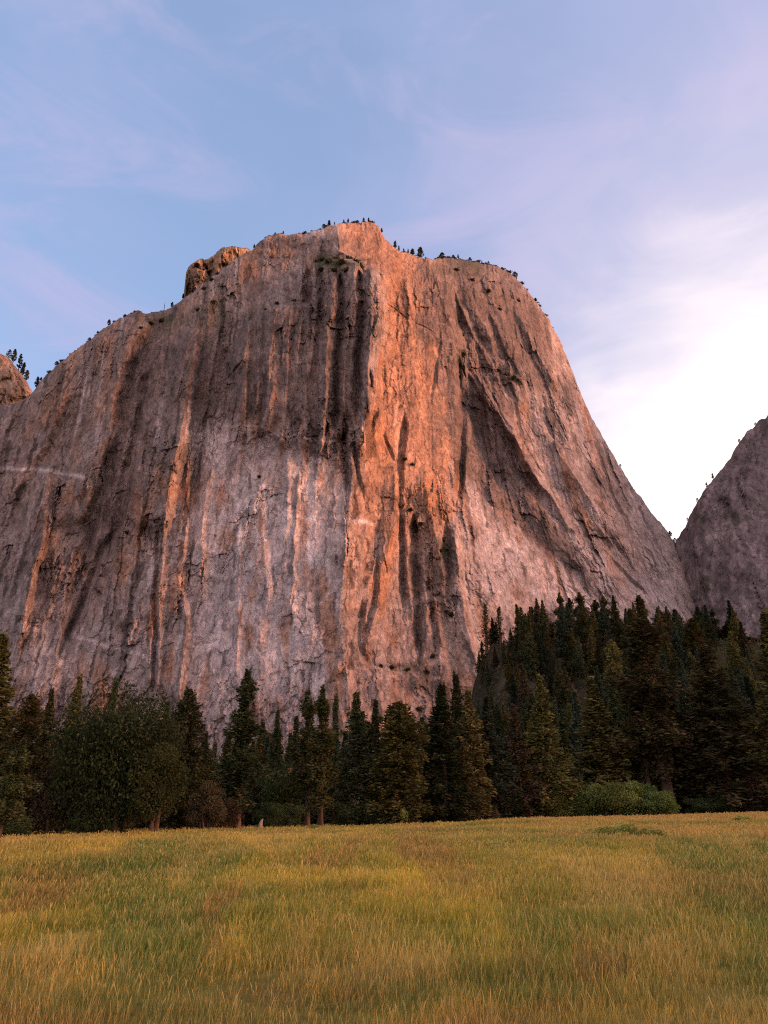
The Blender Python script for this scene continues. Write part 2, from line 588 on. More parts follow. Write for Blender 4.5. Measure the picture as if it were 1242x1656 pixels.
    for s1, ya, yb_ in ((-150, 700, 1000), (-85, 640, 930), (-35, 720, 1060), (15, 600, 860), (40, 820, 1080), (150, 640, 930), (186, 520, 760), (206, 700, 1000), (228, 560, 800), (292, 540, 720), (322, 700, 960), (352, 520, 690), (385, 880, 1080), (470, 760, 980)):
        dd = s - s1 + 4 * perlin(wx / 20, wy / 30, int(s1) + 400)
        hh, wl, wr = rr.uniform(5, 10), rr.uniform(18, 34), rr.uniform(4, 8)
        pp = np.clip(np.where(dd < 0, 1 + dd / wl, 1 - dd / wr), 0, 1)
        Y = Y - hh * pp * sstep(ya - 20, ya + 20, wy) * (1 - sstep(yb_ - 30, yb_ + 30, wy))
    for xa, xb, yy, hh in ((372, 470, 563, 6), (505, 590, 640, 4), (300, 360, 700, 5), (620, 700, 512, 3), (860, 930, 640, 5), (780, 850, 604, 7), (560, 612, 690, 5), (600, 720, 1082, 9), (180, 240, 640, 5), (60, 130, 770, 6), (440, 540, 700, 4), (395, 430, 690, 7), (690, 735, 545, 4)):
        yl = yy + 0.12 * (wx - xa) + 6 * perlin(wx / 14, wx * 0, int(xa))
        inn = sstep(xa - 8, xa + 8, wx) * (1 - sstep(xb - 8, xb + 8, wx))
        dd = wy - yl
        Y = Y - hh * inn * sstep(-2, 2, dd) * np.exp(-np.maximum(dd, 0) / 40)
    # step back right of the lit panel, so the wall beyond it falls in its shade
    Y = Y + step(wx, wy, [(735, 555), (742, 640), (741, 720), (738, 805)], 26, 4, 60)
    # slab under the gully
    Y = Y - 10 * blob(wx, wy, 830, 900, 90, 70, 45)
    # alcove at the foot
    Y = Y + 12 * blob(wx, wy, 640, 1010, 32, 90)
    # layered rock detail along the flow of the wall
    s0 = grain(px, py)
    p2 = py + 0.22 * (px - 600) * np.where(px > 700, -1, 1)
    rough = fbm(px / 110, py / 110, 51, 3)
    panel = sstep(5, 25, d) * (1 - sstep(-25, 5, wx - px_of(wy, REF[6][1]))) * (1 - sstep(740, 820, wy))
    amp = (0.30 + 0.85 * sstep(-0.12, 0.38, rough)) * (1 - 0.45 * panel)
    amp = amp * (1 + 0.9 * blob(px, py, 800, 720, 60, 110, -28) + 0.6 * blob(px, py, 780, 500, 70, 90) + 0.8 * blob(px, py, 880, 860, 40, 130, -44) + 0.4 * sstep(450, 200, px))
    amp = amp * (1 - 0.5 * blob(px, py, 840, 910, 90, 80, 40)) * (1 - 0.45 * blob(px, py, 420, 950, 130, 170)) * (1 - 0.4 * blob(px, py, 345, 760, 40, 90))
    amp = amp * (1 + 0.7 * blob(px, py, 540, 560, 70, 120))
    Y = Y + amp * 3.0 * (np.abs(fbm(s0 / 40, py / 150, 62, 5, 0.68)) * 2 - 0.5)
    Y = Y + amp * 1.0 * fbm(s0 / 10, py / 20, 63, 4, 0.7) * 2
    Y = Y + amp * rock_detail(px, py, s0, p2, 62)
    # rounded rim
    h = np.maximum(py - top, 0)
    Y = Y + 12 * np.exp(-h / 2.5) + 8 * np.exp(-h / 16.0)
    return Y


def main_tint(px, py):
    s = grain(px, py)
    wx = px + 14 * fbm(px / 50, py / 80, 131, 3)
    wy = py + 14 * fbm(px / 50, py / 50, 141, 3)
    base = np.array([0.360, 0.280, 0.256])
    light = np.array([0.610, 0.520, 0.515])
    grey = np.array([0.430, 0.368, 0.375])
    dark = np.array([0.170, 0.128, 0.116])
    rust_glow = np.array([0.400, 0.205, 0.120])
    C = np.broadcast_to(base, px.shape + (3,)).copy()

    def mixin(c, m):
        nonlocal C
        m = np.clip(m, 0, 1)[..., None]
        C = C * (1 - m) + c * m
    nz = fbm(px / 70, py / 90, 151, 4, 0.6)
    # pale slabs
    sl = flow_s(px, py) + 10 * fbm(wx / 40, wy / 60, 97, 3)
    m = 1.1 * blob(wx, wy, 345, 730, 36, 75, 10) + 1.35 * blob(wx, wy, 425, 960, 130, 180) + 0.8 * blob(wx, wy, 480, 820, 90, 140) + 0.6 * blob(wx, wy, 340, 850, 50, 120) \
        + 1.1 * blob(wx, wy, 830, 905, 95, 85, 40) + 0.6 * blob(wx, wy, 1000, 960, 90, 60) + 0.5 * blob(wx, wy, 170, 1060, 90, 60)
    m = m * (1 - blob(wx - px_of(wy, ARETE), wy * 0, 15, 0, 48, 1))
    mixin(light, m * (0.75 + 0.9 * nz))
    # grey, cooler granite low on the shaded side
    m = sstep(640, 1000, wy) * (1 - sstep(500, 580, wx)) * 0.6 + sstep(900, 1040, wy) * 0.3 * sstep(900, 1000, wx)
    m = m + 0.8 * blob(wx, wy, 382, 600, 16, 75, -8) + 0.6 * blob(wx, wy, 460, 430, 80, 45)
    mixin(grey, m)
    mixin(np.array([0.235, 0.172, 0.150]), 0.75 * (1 - sstep(230, 400, wx)) * (1 - 0.6 * sstep(900, 1060, wy)) + 0.6 * (1 - sstep(600, 720, wy)) * (1 - sstep(430, 560, wx)))  # brown rock; left wall also darkened in colour to offset the sun
    # dark, weathered and lichen-covered rock, with gully and recess shade painted in
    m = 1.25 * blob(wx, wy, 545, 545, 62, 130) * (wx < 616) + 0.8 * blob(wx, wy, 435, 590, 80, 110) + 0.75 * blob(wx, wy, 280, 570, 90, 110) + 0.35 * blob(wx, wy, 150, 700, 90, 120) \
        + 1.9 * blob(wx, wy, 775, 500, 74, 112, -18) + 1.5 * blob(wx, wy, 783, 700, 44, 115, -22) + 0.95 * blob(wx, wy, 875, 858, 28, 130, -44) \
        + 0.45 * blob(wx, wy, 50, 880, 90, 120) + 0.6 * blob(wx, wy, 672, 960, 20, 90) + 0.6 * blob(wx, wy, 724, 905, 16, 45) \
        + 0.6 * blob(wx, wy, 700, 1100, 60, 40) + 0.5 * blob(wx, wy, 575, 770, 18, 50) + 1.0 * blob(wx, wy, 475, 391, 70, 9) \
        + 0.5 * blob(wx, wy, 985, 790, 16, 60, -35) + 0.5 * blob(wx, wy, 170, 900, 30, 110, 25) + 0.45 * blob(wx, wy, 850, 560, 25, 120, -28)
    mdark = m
    gully_shade = np.interp(sl, [90, 106, 122, 150, 178], [0, 0.9, 1.0, 0.7, 0]) + np.interp(sl, [266, 278, 292, 308], [0, 0.7, 0.6, 0]) + np.interp(sl, [-230, -200, -170, -150], [0, 0.7, 0.6, 0])  # gully shade put into the colour so the buttress forms show
    mdark = mdark + 0.2 * gully_shade * sstep(430, 560, wy) * np.where(sl > 180, 1 - 0.8 * sstep(800, 920, wy), 1.0)
    # water streaks
    st = fbm(s / 13, py / 260, 161, 3, 0.6)
    mixin(dark, 0.6 * sstep(0.14, 0.5, st) * sstep(-0.1, 0.4, nz + 0.5 * fbm(px / 45, py / 60, 167, 3)))
    mixin(light, 0.5 * sstep(0.16, 0.5, -st))
    # rusty streaks by noise; evening glow put into the lit panel's colour
    ru = fbm(s / 40, py / 150, 171, 4, 0.6)
    mixin(rust_glow, 0.75 * sstep(0.02, 0.4, ru) * sstep(560, 420, np.abs(wx - 520)))
    mixin(rust_glow, 0.75 * sstep(-4, 20, wx - px_of(wy, ARETE)) * (1 - sstep(-15, 10, wx - px_of(wy, REF[6][1]))) * (1 - 0.85 * sstep(760, 1000, wy)))
    nf = fbm(s / 16, py / 45, 157, 5, 0.65)
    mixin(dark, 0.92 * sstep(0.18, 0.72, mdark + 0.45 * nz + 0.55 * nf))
    # thin pale dykes
    for pts in ([(-60, 752), (0, 757), (60, 760), (140, 772)], [(118, 1028), (170, 1042), (240, 1062)], [(560, 840), (610, 848)], [(430, 1000), (520, 970), (560, 930)],
                [(370, 815), (470, 835), (560, 838), (600, 846)]):
        yy = np.interp(px, [p[0] for p in pts], [p[1] for p in pts])
        inn = sstep(pts[0][0] - 5, pts[0][0] + 10, px) * (1 - sstep(pts[-1][0] - 10, pts[-1][0] + 5, px))
        mixin(light * 1.2, 0.55 * inn * np.exp(-((wy * 0.4 + py * 0.6 - yy) / 3.5) ** 2))
    # jointed blocks: every block its own shade, thin dark joints
    g = grain(px, py)
    sj = g + 9 * fbm(px / 45, py / 55, 91, 4, 0.6) + 2.0 * perlin(px / 8, py / 9, 93)
    pj = py + 0.22 * (px - 600) * np.where(px > 700, -1, 1) + 14 * fbm(px / 36, py / 36, 95, 4, 0.6)
    for sx, sy, a, sd in ((30, 62, 0.16, 71), (16, 30, 0.22, 72), (8, 14, 0.26, 73), (4, 6.5, 0.30, 74)):
        r1, r2, u, v = blocks(sj, pj, sx, sy, sd)
        C = C * (1 - a / 2 + a * r2[..., None])
        jt = sstep(0.5 - 0.9 / sx, 0.5 - 0.3 / sx, np.abs(u)) * sstep(0.6, 0.8, r1) if sx > 10 else 0 * u
        C = C * (1 - 0.5 * jt[..., None])
    for sx, sy, sd in ((17, 26, 76),):
        r1, r2, dx, dy, e = cells((g + 0.3 * (sj - g)) / sx, (pj + 0.5 * (px - 600) * np.where(px > 700, -1, 1)) / sy, sd)
        C = C * (1 - 0.5 * (np.exp(-(e / 0.05) ** 2) * sstep(0.45, 0.7, r2))[..., None])
    C = C * (1 + 0.42 * fbm(px / 26, py / 34, 181, 6, 0.72)[..., None]) * (1 + 0.35 * fbm(px / 120, py / 140, 183, 3)[..., None])
    # scrub growing at ledges and along the rim
    veg = np.array([0.06, 0.065, 0.035])
    m = blob(wx, wy, 545, 426, 38, 11) + 0.8 * blob(wx, wy, 262, 520, 26, 14) + 0.7 * blob(wx, wy, 345, 500, 22, 34, -30) + 0.7 * blob(wx, wy, 745, 430, 40, 12) \
        + blob(wx, wy, 748, 578, 9, 16) + 0.8 * blob(wx, wy, 820, 608, 20, 8) + 0.7 * blob(wx, wy, 718, 885, 10, 18) + 0.6 * blob(wx, wy, 660, 1078, 30, 6)
    mixin(veg, m * (0.9 + 1.2 * nz))
    return np.clip(C, 0.02, 0.75)


def main_cliff():
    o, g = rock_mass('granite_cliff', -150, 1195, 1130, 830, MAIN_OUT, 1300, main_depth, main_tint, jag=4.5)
    tag(o, 'huge granite cliff mountain with a sharp sunlit edge down its middle', 'cliff', kind='structure')
    return o, g


CLIFF, (GPX, GPY, GY) = main_cliff()


def cliff_Y(px, py):
    i = int(np.argmin(np.abs(GPX[0] - px)))
    j = int(np.argmin(np.abs(GPY[:, i] - py)))
    return float(GY[j, i])


def small_depth(y0, slope_x, lean, seed, pxc, amp=1.0, bot=900, fine=3.5):
    def f(px, py, top):
        Y = y0 + slope_x * (px - pxc) + lean * (bot - py) / 500
        Y = Y + amp * (12 * np.abs(fbm(px / 45, py / 90, seed, 4, 0.65)) + 3 * fbm(px / 12, py / 26, seed + 1, 4, 0.7))
        Y = Y + fine * rock_detail(px, py, px - 0.35 * (py - 800), py + 0.3 * px, seed)
        h = np.maximum(py - top, 0)
        return Y + 14 * np.exp(-h / 3.0)
    return f


def small_tint(seed, base, dark, veg=0.3):
    def f(px, py):
        n = fbm(px / 40, py / 60, seed, 5, 0.6)
        st = fbm(px / 9, py / 80, seed + 3, 3)
        m = np.clip(0.5 + 1.3 * n + 0.6 * st, 0, 1)[..., None]
        C = np.array(dark) * m + np.array(base) * (1 - m)
        r1, r2, dx, dy, e = cells(px / 9, py / 16, seed + 5)
        C = C * (0.82 + 0.36 * r1[..., None])
        r1, r2, u, w_ = blocks(px - 0.35 * (py - 800) + 3 * fbm(px / 9, py / 9, seed + 6, 3), py, 7, 12, seed + 8)
        C = C * (0.8 + 0.4 * r2[..., None]) * (1 + 0.5 * fbm(px / 20, py / 30, seed + 12, 5, 0.72)[..., None])
        v = np.clip(veg * 3 * sstep(0.15, 0.5, fbm(px / 25, py / 25, seed + 9, 4)), 0, 0.9)[..., None]
        return C * (1 - v) + np.array([0.06, 0.065, 0.04]) * v
    return f


KNOB, _ = rock_mass('rock_pinnacle', 292, 470, 180, 90,
                    [(292, 520), (297, 490), (300, 470), (300, 444), (304, 432), (312, 424), (322, 421), (335, 420), (342, 416), (350, 409), (360, 401), (368, 398), (376, 397), (390, 401), (403, 404),
                     (412, 410), (440, 430), (470, 470)], 560,
                    lambda px, py, top: small_depth(1150, 0.35, 120, 201, 350, 3.0, 560)(px, py, top) + groove(px, py, [(348, 405), (340, 440), (330, 480)], 26, 10)
                    + 60 * sstep(372, 430, px) + 40 * (1 - sstep(296, 318, px)),
                    small_tint(211, (0.36, 0.225, 0.14), (0.20, 0.13, 0.085), 0.25), jag=5, back=(40, 90, 140))
tag(KNOB, 'blocky orange rock pinnacle rising behind the cliff shoulder', 'rock', kind='structure')
PEAK, PEAK_GRID = rock_mass('distant_peak', -420, 140, 240, 120,
                    [(-420, 470), (-250, 480), (-120, 520), (-40, 556), (0, 572), (12, 579), (24, 592), (38, 610), (50, 628), (60, 650), (90, 720), (140, 800)], 900,
                    lambda px, py, top: small_depth(1350, 0.55, 200, 221, 0, 3.0)(px, py, top) + rib(px, py, [(20, 590), (15, 640), (0, 700)], 26, 40, 26),
                    small_tint(231, (0.38, 0.25, 0.18), (0.26, 0.165, 0.12), 0.2), jag=7, back=(60, 200, 300))
tag(PEAK, 'distant orange lit mountain ridge behind the long cliff shoulder', 'mountain', kind='structure')
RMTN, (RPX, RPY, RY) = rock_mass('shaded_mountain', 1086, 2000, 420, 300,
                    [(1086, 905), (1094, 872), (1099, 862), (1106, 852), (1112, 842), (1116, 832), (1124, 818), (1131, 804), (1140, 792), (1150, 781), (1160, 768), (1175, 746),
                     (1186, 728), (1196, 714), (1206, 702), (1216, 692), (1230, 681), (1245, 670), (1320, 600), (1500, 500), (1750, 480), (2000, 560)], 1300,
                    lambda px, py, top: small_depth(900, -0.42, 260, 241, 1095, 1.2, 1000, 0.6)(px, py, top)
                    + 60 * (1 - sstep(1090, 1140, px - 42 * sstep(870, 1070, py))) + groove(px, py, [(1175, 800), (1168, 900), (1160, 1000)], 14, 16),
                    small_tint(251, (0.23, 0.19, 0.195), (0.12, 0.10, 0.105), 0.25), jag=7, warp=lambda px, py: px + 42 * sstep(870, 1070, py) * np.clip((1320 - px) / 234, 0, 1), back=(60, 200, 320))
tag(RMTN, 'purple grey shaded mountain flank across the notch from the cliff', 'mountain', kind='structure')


# ------------------------------------------------------------------ added ridge outside the view, placed to shade the meadow and cliff foot
def add_shade_ridge():
    ys = np.linspace(-900, 600, 110)
    xs = np.linspace(330, 1150, 60)
    X, Yr = np.meshgrid(xs, ys)
    u = np.clip((X - 330) / 820, 0, 1)
    prof = np.sin(np.clip(u * 1.25, 0, 1) * math.pi / 2) ** 1.4 * (1 - 0.7 * sstep(0.75, 1.0, u))
    top_ = 185 + 70 * sstep(200, 500, Yr) + 26 * fbm(Yr / 150, X / 400, 501, 4)
    Z = -6 + prof * top_ * sstep(-900, -500, Yr) * (1 - sstep(540, 600, Yr)) + 4 * fbm(X / 30, Yr / 30, 503, 3) * u
    C = np.array([0.16, 0.13, 0.12]) * (1 + 0.5 * fbm(X / 40, Yr / 40, 505, 4)[..., None])
    idx = np.arange(X.size).reshape(X.shape)
    f = np.stack([idx[:-1, :-1], idx[:-1, 1:], idx[1:, 1:], idx[1:, :-1]], -1).reshape(-1, 4)
    o = link('sun_block_ridge', mesh_from('sun_block_ridge', np.stack([X, Yr, Z], -1).reshape(-1, 3), f, colors=C.reshape(-1, 3), smooth=True), ROCK)
    tag(o, 'added unseen ridge blocking the low sun from the meadow and cliff foot', 'ridge', kind='structure')


add_shade_ridge()

# ------------------------------------------------------------------ ground
def meadow_h(x, y):
    x = np.asarray(x, float)
    y = np.asarray(y, float)
    yc = np.clip(y, -40, 175)
    t = np.clip(yc / 165, 0, 1)
    h = -0.0180 * yc + 0.028 * np.clip(x, -110, 110) * t
    h = h + 0.45 * fbm(x / 34, y / 30, 301, 2) * sstep(6, 40, y) + 0.10 * fbm(x / 6, y / 6, 303, 2)
    return h


G_GOLD = np.array([0.4, 0.33, 0.05])
G_STRAW = np.array([0.46, 0.37, 0.12])
G_OLIVE = np.array([0.235, 0.232, 0.044])
G_GREEN = np.array([0.13, 0.185, 0.042])
G_BROWN = np.array([0.245, 0.168, 0.056])
G_ROSE = np.array([0.47, 0.3, 0.105])


def grass_col(x, y):
    x = np.asarray(x, float)
    y = np.asarray(y, float)
    C = np.broadcast_to(G_OLIVE, x.shape + (3,)).copy()

    def mixin(c, m):
        nonlocal C
        m = np.clip(m, 0, 1)[..., None]
        C = C * (1 - m) + c * m
    d = np.hypot(x, y)
    sc = np.clip(d / 14, 0.7, 5)          # larger drifts farther off
    u = x / (4.2 * sc ** 0.6)
    v = y / (2.0 * sc ** 0.95)
    n1 = fbm(u, v, 311, 4, 0.55)
    n2 = fbm(u * 0.8 + 7, v * 0.9, 317, 4, 0.55)
    n3 = fbm(u * 1.5, v * 1.4 + 3, 323, 4, 0.55)
    mixin(G_GOLD, 0.95 * sstep(-0.04, 0.16, n1))
    mixin(G_GREEN, 0.95 * sstep(-0.02, 0.15, n2))
    mixin(G_BROWN, 0.85 * sstep(0.08, 0.26, n3))
    mixin(G_STRAW, 0.6 * sstep(0.10, 0.38, -n3 - 0.2 * n2))
    mixin(G_BROWN * 0.5 + G_ROSE * 0.4, 0.36 * (1 - sstep(8.5, 13, d + 2.5 * n1 + 2.5 * n2)))
    # places: dry rosy strips at both far ends, green weeds right of the middle, a golden streak
    ang = np.degrees(np.arctan2(x, np.maximum(y, 1)))
    mixin(G_ROSE, 0.75 * np.exp(-((ang + 25) / 6) ** 2 - ((d - 68) / 18) ** 2))
    mixin(G_ROSE, 0.8 * np.exp(-((ang - 20) / 9) ** 2 - ((d - 80) / 24) ** 2) * (0.7 + n1))
    mixin(G_ROSE, 0.7 * sstep(110, 135, d) * sstep(3, 12, ang))
    mixin(G_GREEN, 0.85 * np.exp(-((ang - 12) / 6.5) ** 2 - ((d - 52) / 14) ** 2))
    mixin(G_GREEN * 0.75, 0.6 * np.exp(-((ang + 20) / 9) ** 2 - ((d - 30) / 6) ** 2))
    mixin(G_GOLD * 1.25, 0.8 * np.exp(-((ang + 3) / 9) ** 2 - ((d - 26 - 0.25 * ang) / 2.4) ** 2))
    mixin(G_GREEN, 0.6 * np.exp(-((ang - 13) / 7) ** 2 - ((d - 15) / 2.5) ** 2))
    mixin(G_BROWN, 0.6 * np.exp(-((ang - 22) / 8) ** 2 - ((d - 24) / 6) ** 2))
    return C


def hill_h(x, y):
    """forested talus slope under the right part of the cliff"""
    x = np.asarray(x, float)
    y = np.asarray(y, float)
    e = sstep(20, 50, x - 0.10 * (y - 300) + 8 * fbm(x / 40, y / 40, 331, 2))
    rise = sstep(185, 440, y)
    h = 80 * rise * e + 6 * sstep(230, 560, y) - 30 * e * sstep(450, 700, y)
    h = h + (2.5 * fbm(x / 25, y / 25, 333, 3)) * sstep(185, 230, y)
    return h - 0.6


def ground():
    # one sheet reaching far beyond the cliff; finer near the camera
    def axis(a, b, near, far):
        v = [0.0]
        while v[-1] < b:
            v.append(v[-1] + near + (far - near) * min(1, v[-1] / 600))
        return v
    yp = axis(0, 4200, 0.8, 60)
    yn = axis(0, 2500, 1.5, 90)[1:]
    ys = np.array([-t for t in reversed(yn)] + yp)
    xp = axis(0, 3600, 1.0, 70)
    xs = np.array([-t for t in reversed(xp[1:])] + xp)
    X, Yg = np.meshgrid(xs, ys)
    Z = meadow_h(X, Yg)
    C = grass_col(X, Yg) * 0.5
    far = sstep(140, 165, np.hypot(X * 0.6, Yg))[..., None]
    C = C * (1 - far) + np.array([0.075, 0.06, 0.035]) * far
    ny, nx = X.shape
    idx = np.arange(ny * nx).reshape(ny, nx)
    f = np.stack([idx[:-1, :-1], idx[:-1, 1:], idx[1:, 1:], idx[1:, :-1]], -1).reshape(-1, 4)
    o = link('meadow', mesh_from('meadow', np.stack([X, Yg, Z], -1).reshape(-1, 3), f, colors=C.reshape(-1, 3), smooth=True), SOIL)
    tag(o, 'broad flat meadow running from the camera to the forest edge', 'meadow', kind='structure')
    # forested slope
    xs = np.linspace(-60, 520, 170)
    ys = np.linspace(170, 900, 170)
    X, Yg = np.meshgrid(xs, ys)
    Z = meadow_h(X, Yg) + hill_h(X, Yg)
    n = fbm(X / 22, Yg / 22, 341, 4, 0.6)[..., None]
    C = np.array([0.034, 0.032, 0.020]) + np.clip(n - 0.1, 0, 1) * np.array([0.12, 0.10, 0.09])
    ny, nx = X.shape
    idx = np.arange(ny * nx).reshape(ny, nx)
    f = np.stack([idx[:-1, :-1], idx[:-1, 1:], idx[1:, 1:], idx[1:, :-1]], -1).reshape(-1, 4)
    o = link('hillside', mesh_from('hillside', np.stack([X, Yg, Z], -1).reshape(-1, 3), f, colors=C.reshape(-1, 3), smooth=True), TALUS)
    tag(o, 'brown rubble slope under the forest at the cliff foot', 'hillside', kind='structure')


ground()


def undergrowth():
    r = np.random.default_rng(77)
    n = 210000
    x = -20 + 330 * r.random(n)
    y = 186 + 260 * r.random(n)
    m = fbm(x / 7, y / 7, 351, 3, 0.6)
    keep = (r.random(n) < np.clip(0.45 + 1.5 * m, 0.05, 1)) & (x > 18 + 0.10 * (y - 300))
    x, y, m = x[keep], y[keep], m[keep]
    n = len(x)
    top = np.clip(1.3 + 6.0 * m + 1.2 * fbm(x / 2.5, y / 2.5, 353, 2), 0.3, 5.0)
    z = meadow_h(x, y) + hill_h(x, y) + top * (0.2 + 0.8 * r.random(n))
    c = np.stack([x, y, z], -1)
    V, f = leaf_faces(c, r.normal(size=(n, 3)), 0.6 + 0.7 * r.random(n), 0.4 + 0.4 * r.random(n), r, 0.5)
    k = sstep(-0.6, 0.05, fbm(x / 18, y / 18, 355, 3))[:, None] * (1 - np.exp(-((x - 52) / 26) ** 2 - ((y - 370) / 70) ** 2))[:, None]
    C = (np.array([0.080, 0.054, 0.038]) * (1 - k) + np.array([0.050, 0.062, 0.028]) * k) * (0.7 + 0.9 * r.random(n))[:, None]
    o = link('undergrowth', mesh_from('undergrowth', V, f, colors=np.repeat(C, 4, 0)), GRASS)
    tag(o, 'brown and green scrub covering the rubble slope', 'undergrowth', kind='stuff')


def ground_z(x, y):
    z = float(meadow_h(x, y))
    if y > 175:
        z = max(z, z + float(hill_h(x, y))) if -60 < x < 520 else z
    return z


# ------------------------------------------------------------------ grass
def grass():
    n = 1180000
    # dense close by, coarse tufts far off; half of it drawn from a point behind the viewpoint, so the sides are covered too
    def draw(m, d0, d1, half, back):
        r = rng.random(m)
        dd = (np.sqrt(d0) + r * (np.sqrt(d1) - np.sqrt(d0))) ** 2
        a = (rng.random(m) * 2 - 1) * math.radians(half)
        return dd * np.sin(a), dd * np.cos(a) - back
    xa, ya = draw(760000, 5.0, 172.0, 34, 0.0)
    xb, yb = draw(n - 760000, 12.0, 190.0, 42, 13.0)
    x, y = np.concatenate([xa, xb]), np.concatenate([ya, yb])
    d = np.maximum(np.hypot(x, y), 5.0)
    # clumping
    keep = rng.random(n) < 0.55 + 0.9 * fbm(x / 0.9, y / 0.9, 401, 2) + 0.3 * (d > 30)
    x, y, d = x[keep], y[keep], d[keep]
    n = len(x)
    z = meadow_h(x, y) - 0.03
    C = grass_col(x, y)
    lod = np.clip(d / 8.0, 1, 30)
    w = 0.0026 * lod ** 1.0 * (0.6 + 0.8 * rng.random(n))
    tall = 0.75 + 0.7 * fbm(x / 3, y / 3, 405, 3) + 0.25 * fbm(x / 14, y / 10, 407, 2)
    h = (0.13 + 0.19 * rng.random(n) ** 1.6) * np.clip(tall, 0.35, 1.6)
    seed_head = rng.random(n) < 0.10 + 0.35 * sstep(0.0, 0.3, fbm(x / 2.6, y / 2.2, 409, 3))
    h = np.where(seed_head, h * 1.5, h)
    h = h * (1 + 0.06 * np.minimum(lod, 6))
    fa = rng.random(n) * 2 * math.pi
    fx, fy = np.cos(fa), np.sin(fa)
    la = rng.random(n) * 2 * math.pi
    lean = (0.08 + 0.34 * rng.random(n)) * h
    # a light breeze bends tips to one side
    lx = np.cos(la) * lean + 0.06 * h
    ly = np.sin(la) * lean
    V = np.zeros((n, 7, 3))
    for k, (t, wk) in enumerate(((0.0, 0.9), (0.5, 1.0), (0.82, 0.75))):
        ww = np.where(seed_head, np.where(t > 0.7, 1.7, 0.55 if t < 0.7 else 1), 1.0) * w * wk
        cx = x + lx * t * t
        cy = y + ly * t * t
        V[:, 2 * k] = np.stack([cx - fx * ww, cy - fy * ww, z + h * t], -1)
        V[:, 2 * k + 1] = np.stack([cx + fx * ww, cy + fy * ww, z + h * t], -1)
    V[:, 6] = np.stack([x + lx, y + ly, z + h * 0.99], -1)
    var = (0.72 + 0.5 * rng.random(n))[:, None]
    c = C * var
    dry = (rng.random(n) < 0.22)[:, None]
    c = np.where(dry, c * 0.6 + G_STRAW * 0.4, c)
    tip = np.where(seed_head[:, None], 0.35 * c + 0.65 * (G_STRAW * 0.45 + G_ROSE * 0.6) * var * 0.95, c * 1.12)
    CC = np.zeros((n, 7, 3))
    CC[:, 0:2] = (c * 0.75)[:, None]
    CC[:, 2:4] = c[:, None]
    CC[:, 4:6] = tip[:, None]
    CC[:, 6] = tip
    b = (np.arange(n) * 7)[:, None]
    f4 = np.concatenate([b + np.array([[0, 1, 3, 2]]), b + np.array([[2, 3, 5, 4]])], 0)
    f3 = b + np.array([[4, 5, 6]])
    o = link('grass', mesh_from('grass', V.reshape(-1, 3), f4, f3, CC.reshape(-1, 3), smooth=False), GRASS)
    tag(o, 'tall gold and green meadow grass with pale seed heads', 'grass', kind='stuff')


grass()
# ------------------------------------------------------------------ trees
def tube(pts, rad, sides=7):
    """closed tapered tube through pts"""
    pts = np.asarray(pts, float)
    n = len(pts)
    t = np.gradient(pts, axis=0)
    t /= np.linalg.norm(t, axis=1)[:, None] + 1e-9
    up = np.where(np.abs(t[:, 2:3]) > 0.9, np.array([[1.0, 0, 0]]), np.array([[0, 0, 1.0]]))
    u = np.cross(t, up)
    u /= np.linalg.norm(u, axis=1)[:, None] + 1e-9
    v = np.cross(t, u)
    a = np.arange(sides) / sides * 2 * math.pi
    V = pts[:, None] + np.asarray(rad)[:, None, None] * (np.cos(a)[None, :, None] * u[:, None] + np.sin(a)[None, :, None] * v[:, None])
    idx = np.arange(n * sides).reshape(n, sides)
    nx = np.roll(idx, -1, 1)
    f = np.stack([idx[:-1], nx[:-1], nx[1:], idx[1:]], -1).reshape(-1, 4)
    return V.reshape(-1, 3), f


def join(parts):
    V, Fs, n = [], [], 0
    for v, f in parts:
        V.append(v)
        Fs.append(f + n)
        n += len(v)
    return np.concatenate(V), np.concatenate(Fs)


def unit(v):
    return v / (np.linalg.norm(v, axis=-1, keepdims=True) + 1e-9)


def leaf_faces(c, axis, ln, wd, r, flat=0.0):
    """pointed leaf quads centred at c along axis"""
    n = len(c)
    a = unit(axis)
    q = unit(r.normal(size=(n, 3)) + np.array([0, 0, flat]))
    b = unit(np.cross(a, q))
    ln = np.asarray(ln).reshape(-1, 1)
    wd = np.asarray(wd).reshape(-1, 1)
    V = np.stack([c - a * ln * 0.5, c + b * wd * 0.5 - a * ln * 0.05, c + a * ln * 0.5, c - b * wd * 0.5 + a * ln * 0.08], 1).reshape(-1, 3)
    f = np.arange(n * 4).reshape(n, 4)
    return V, f


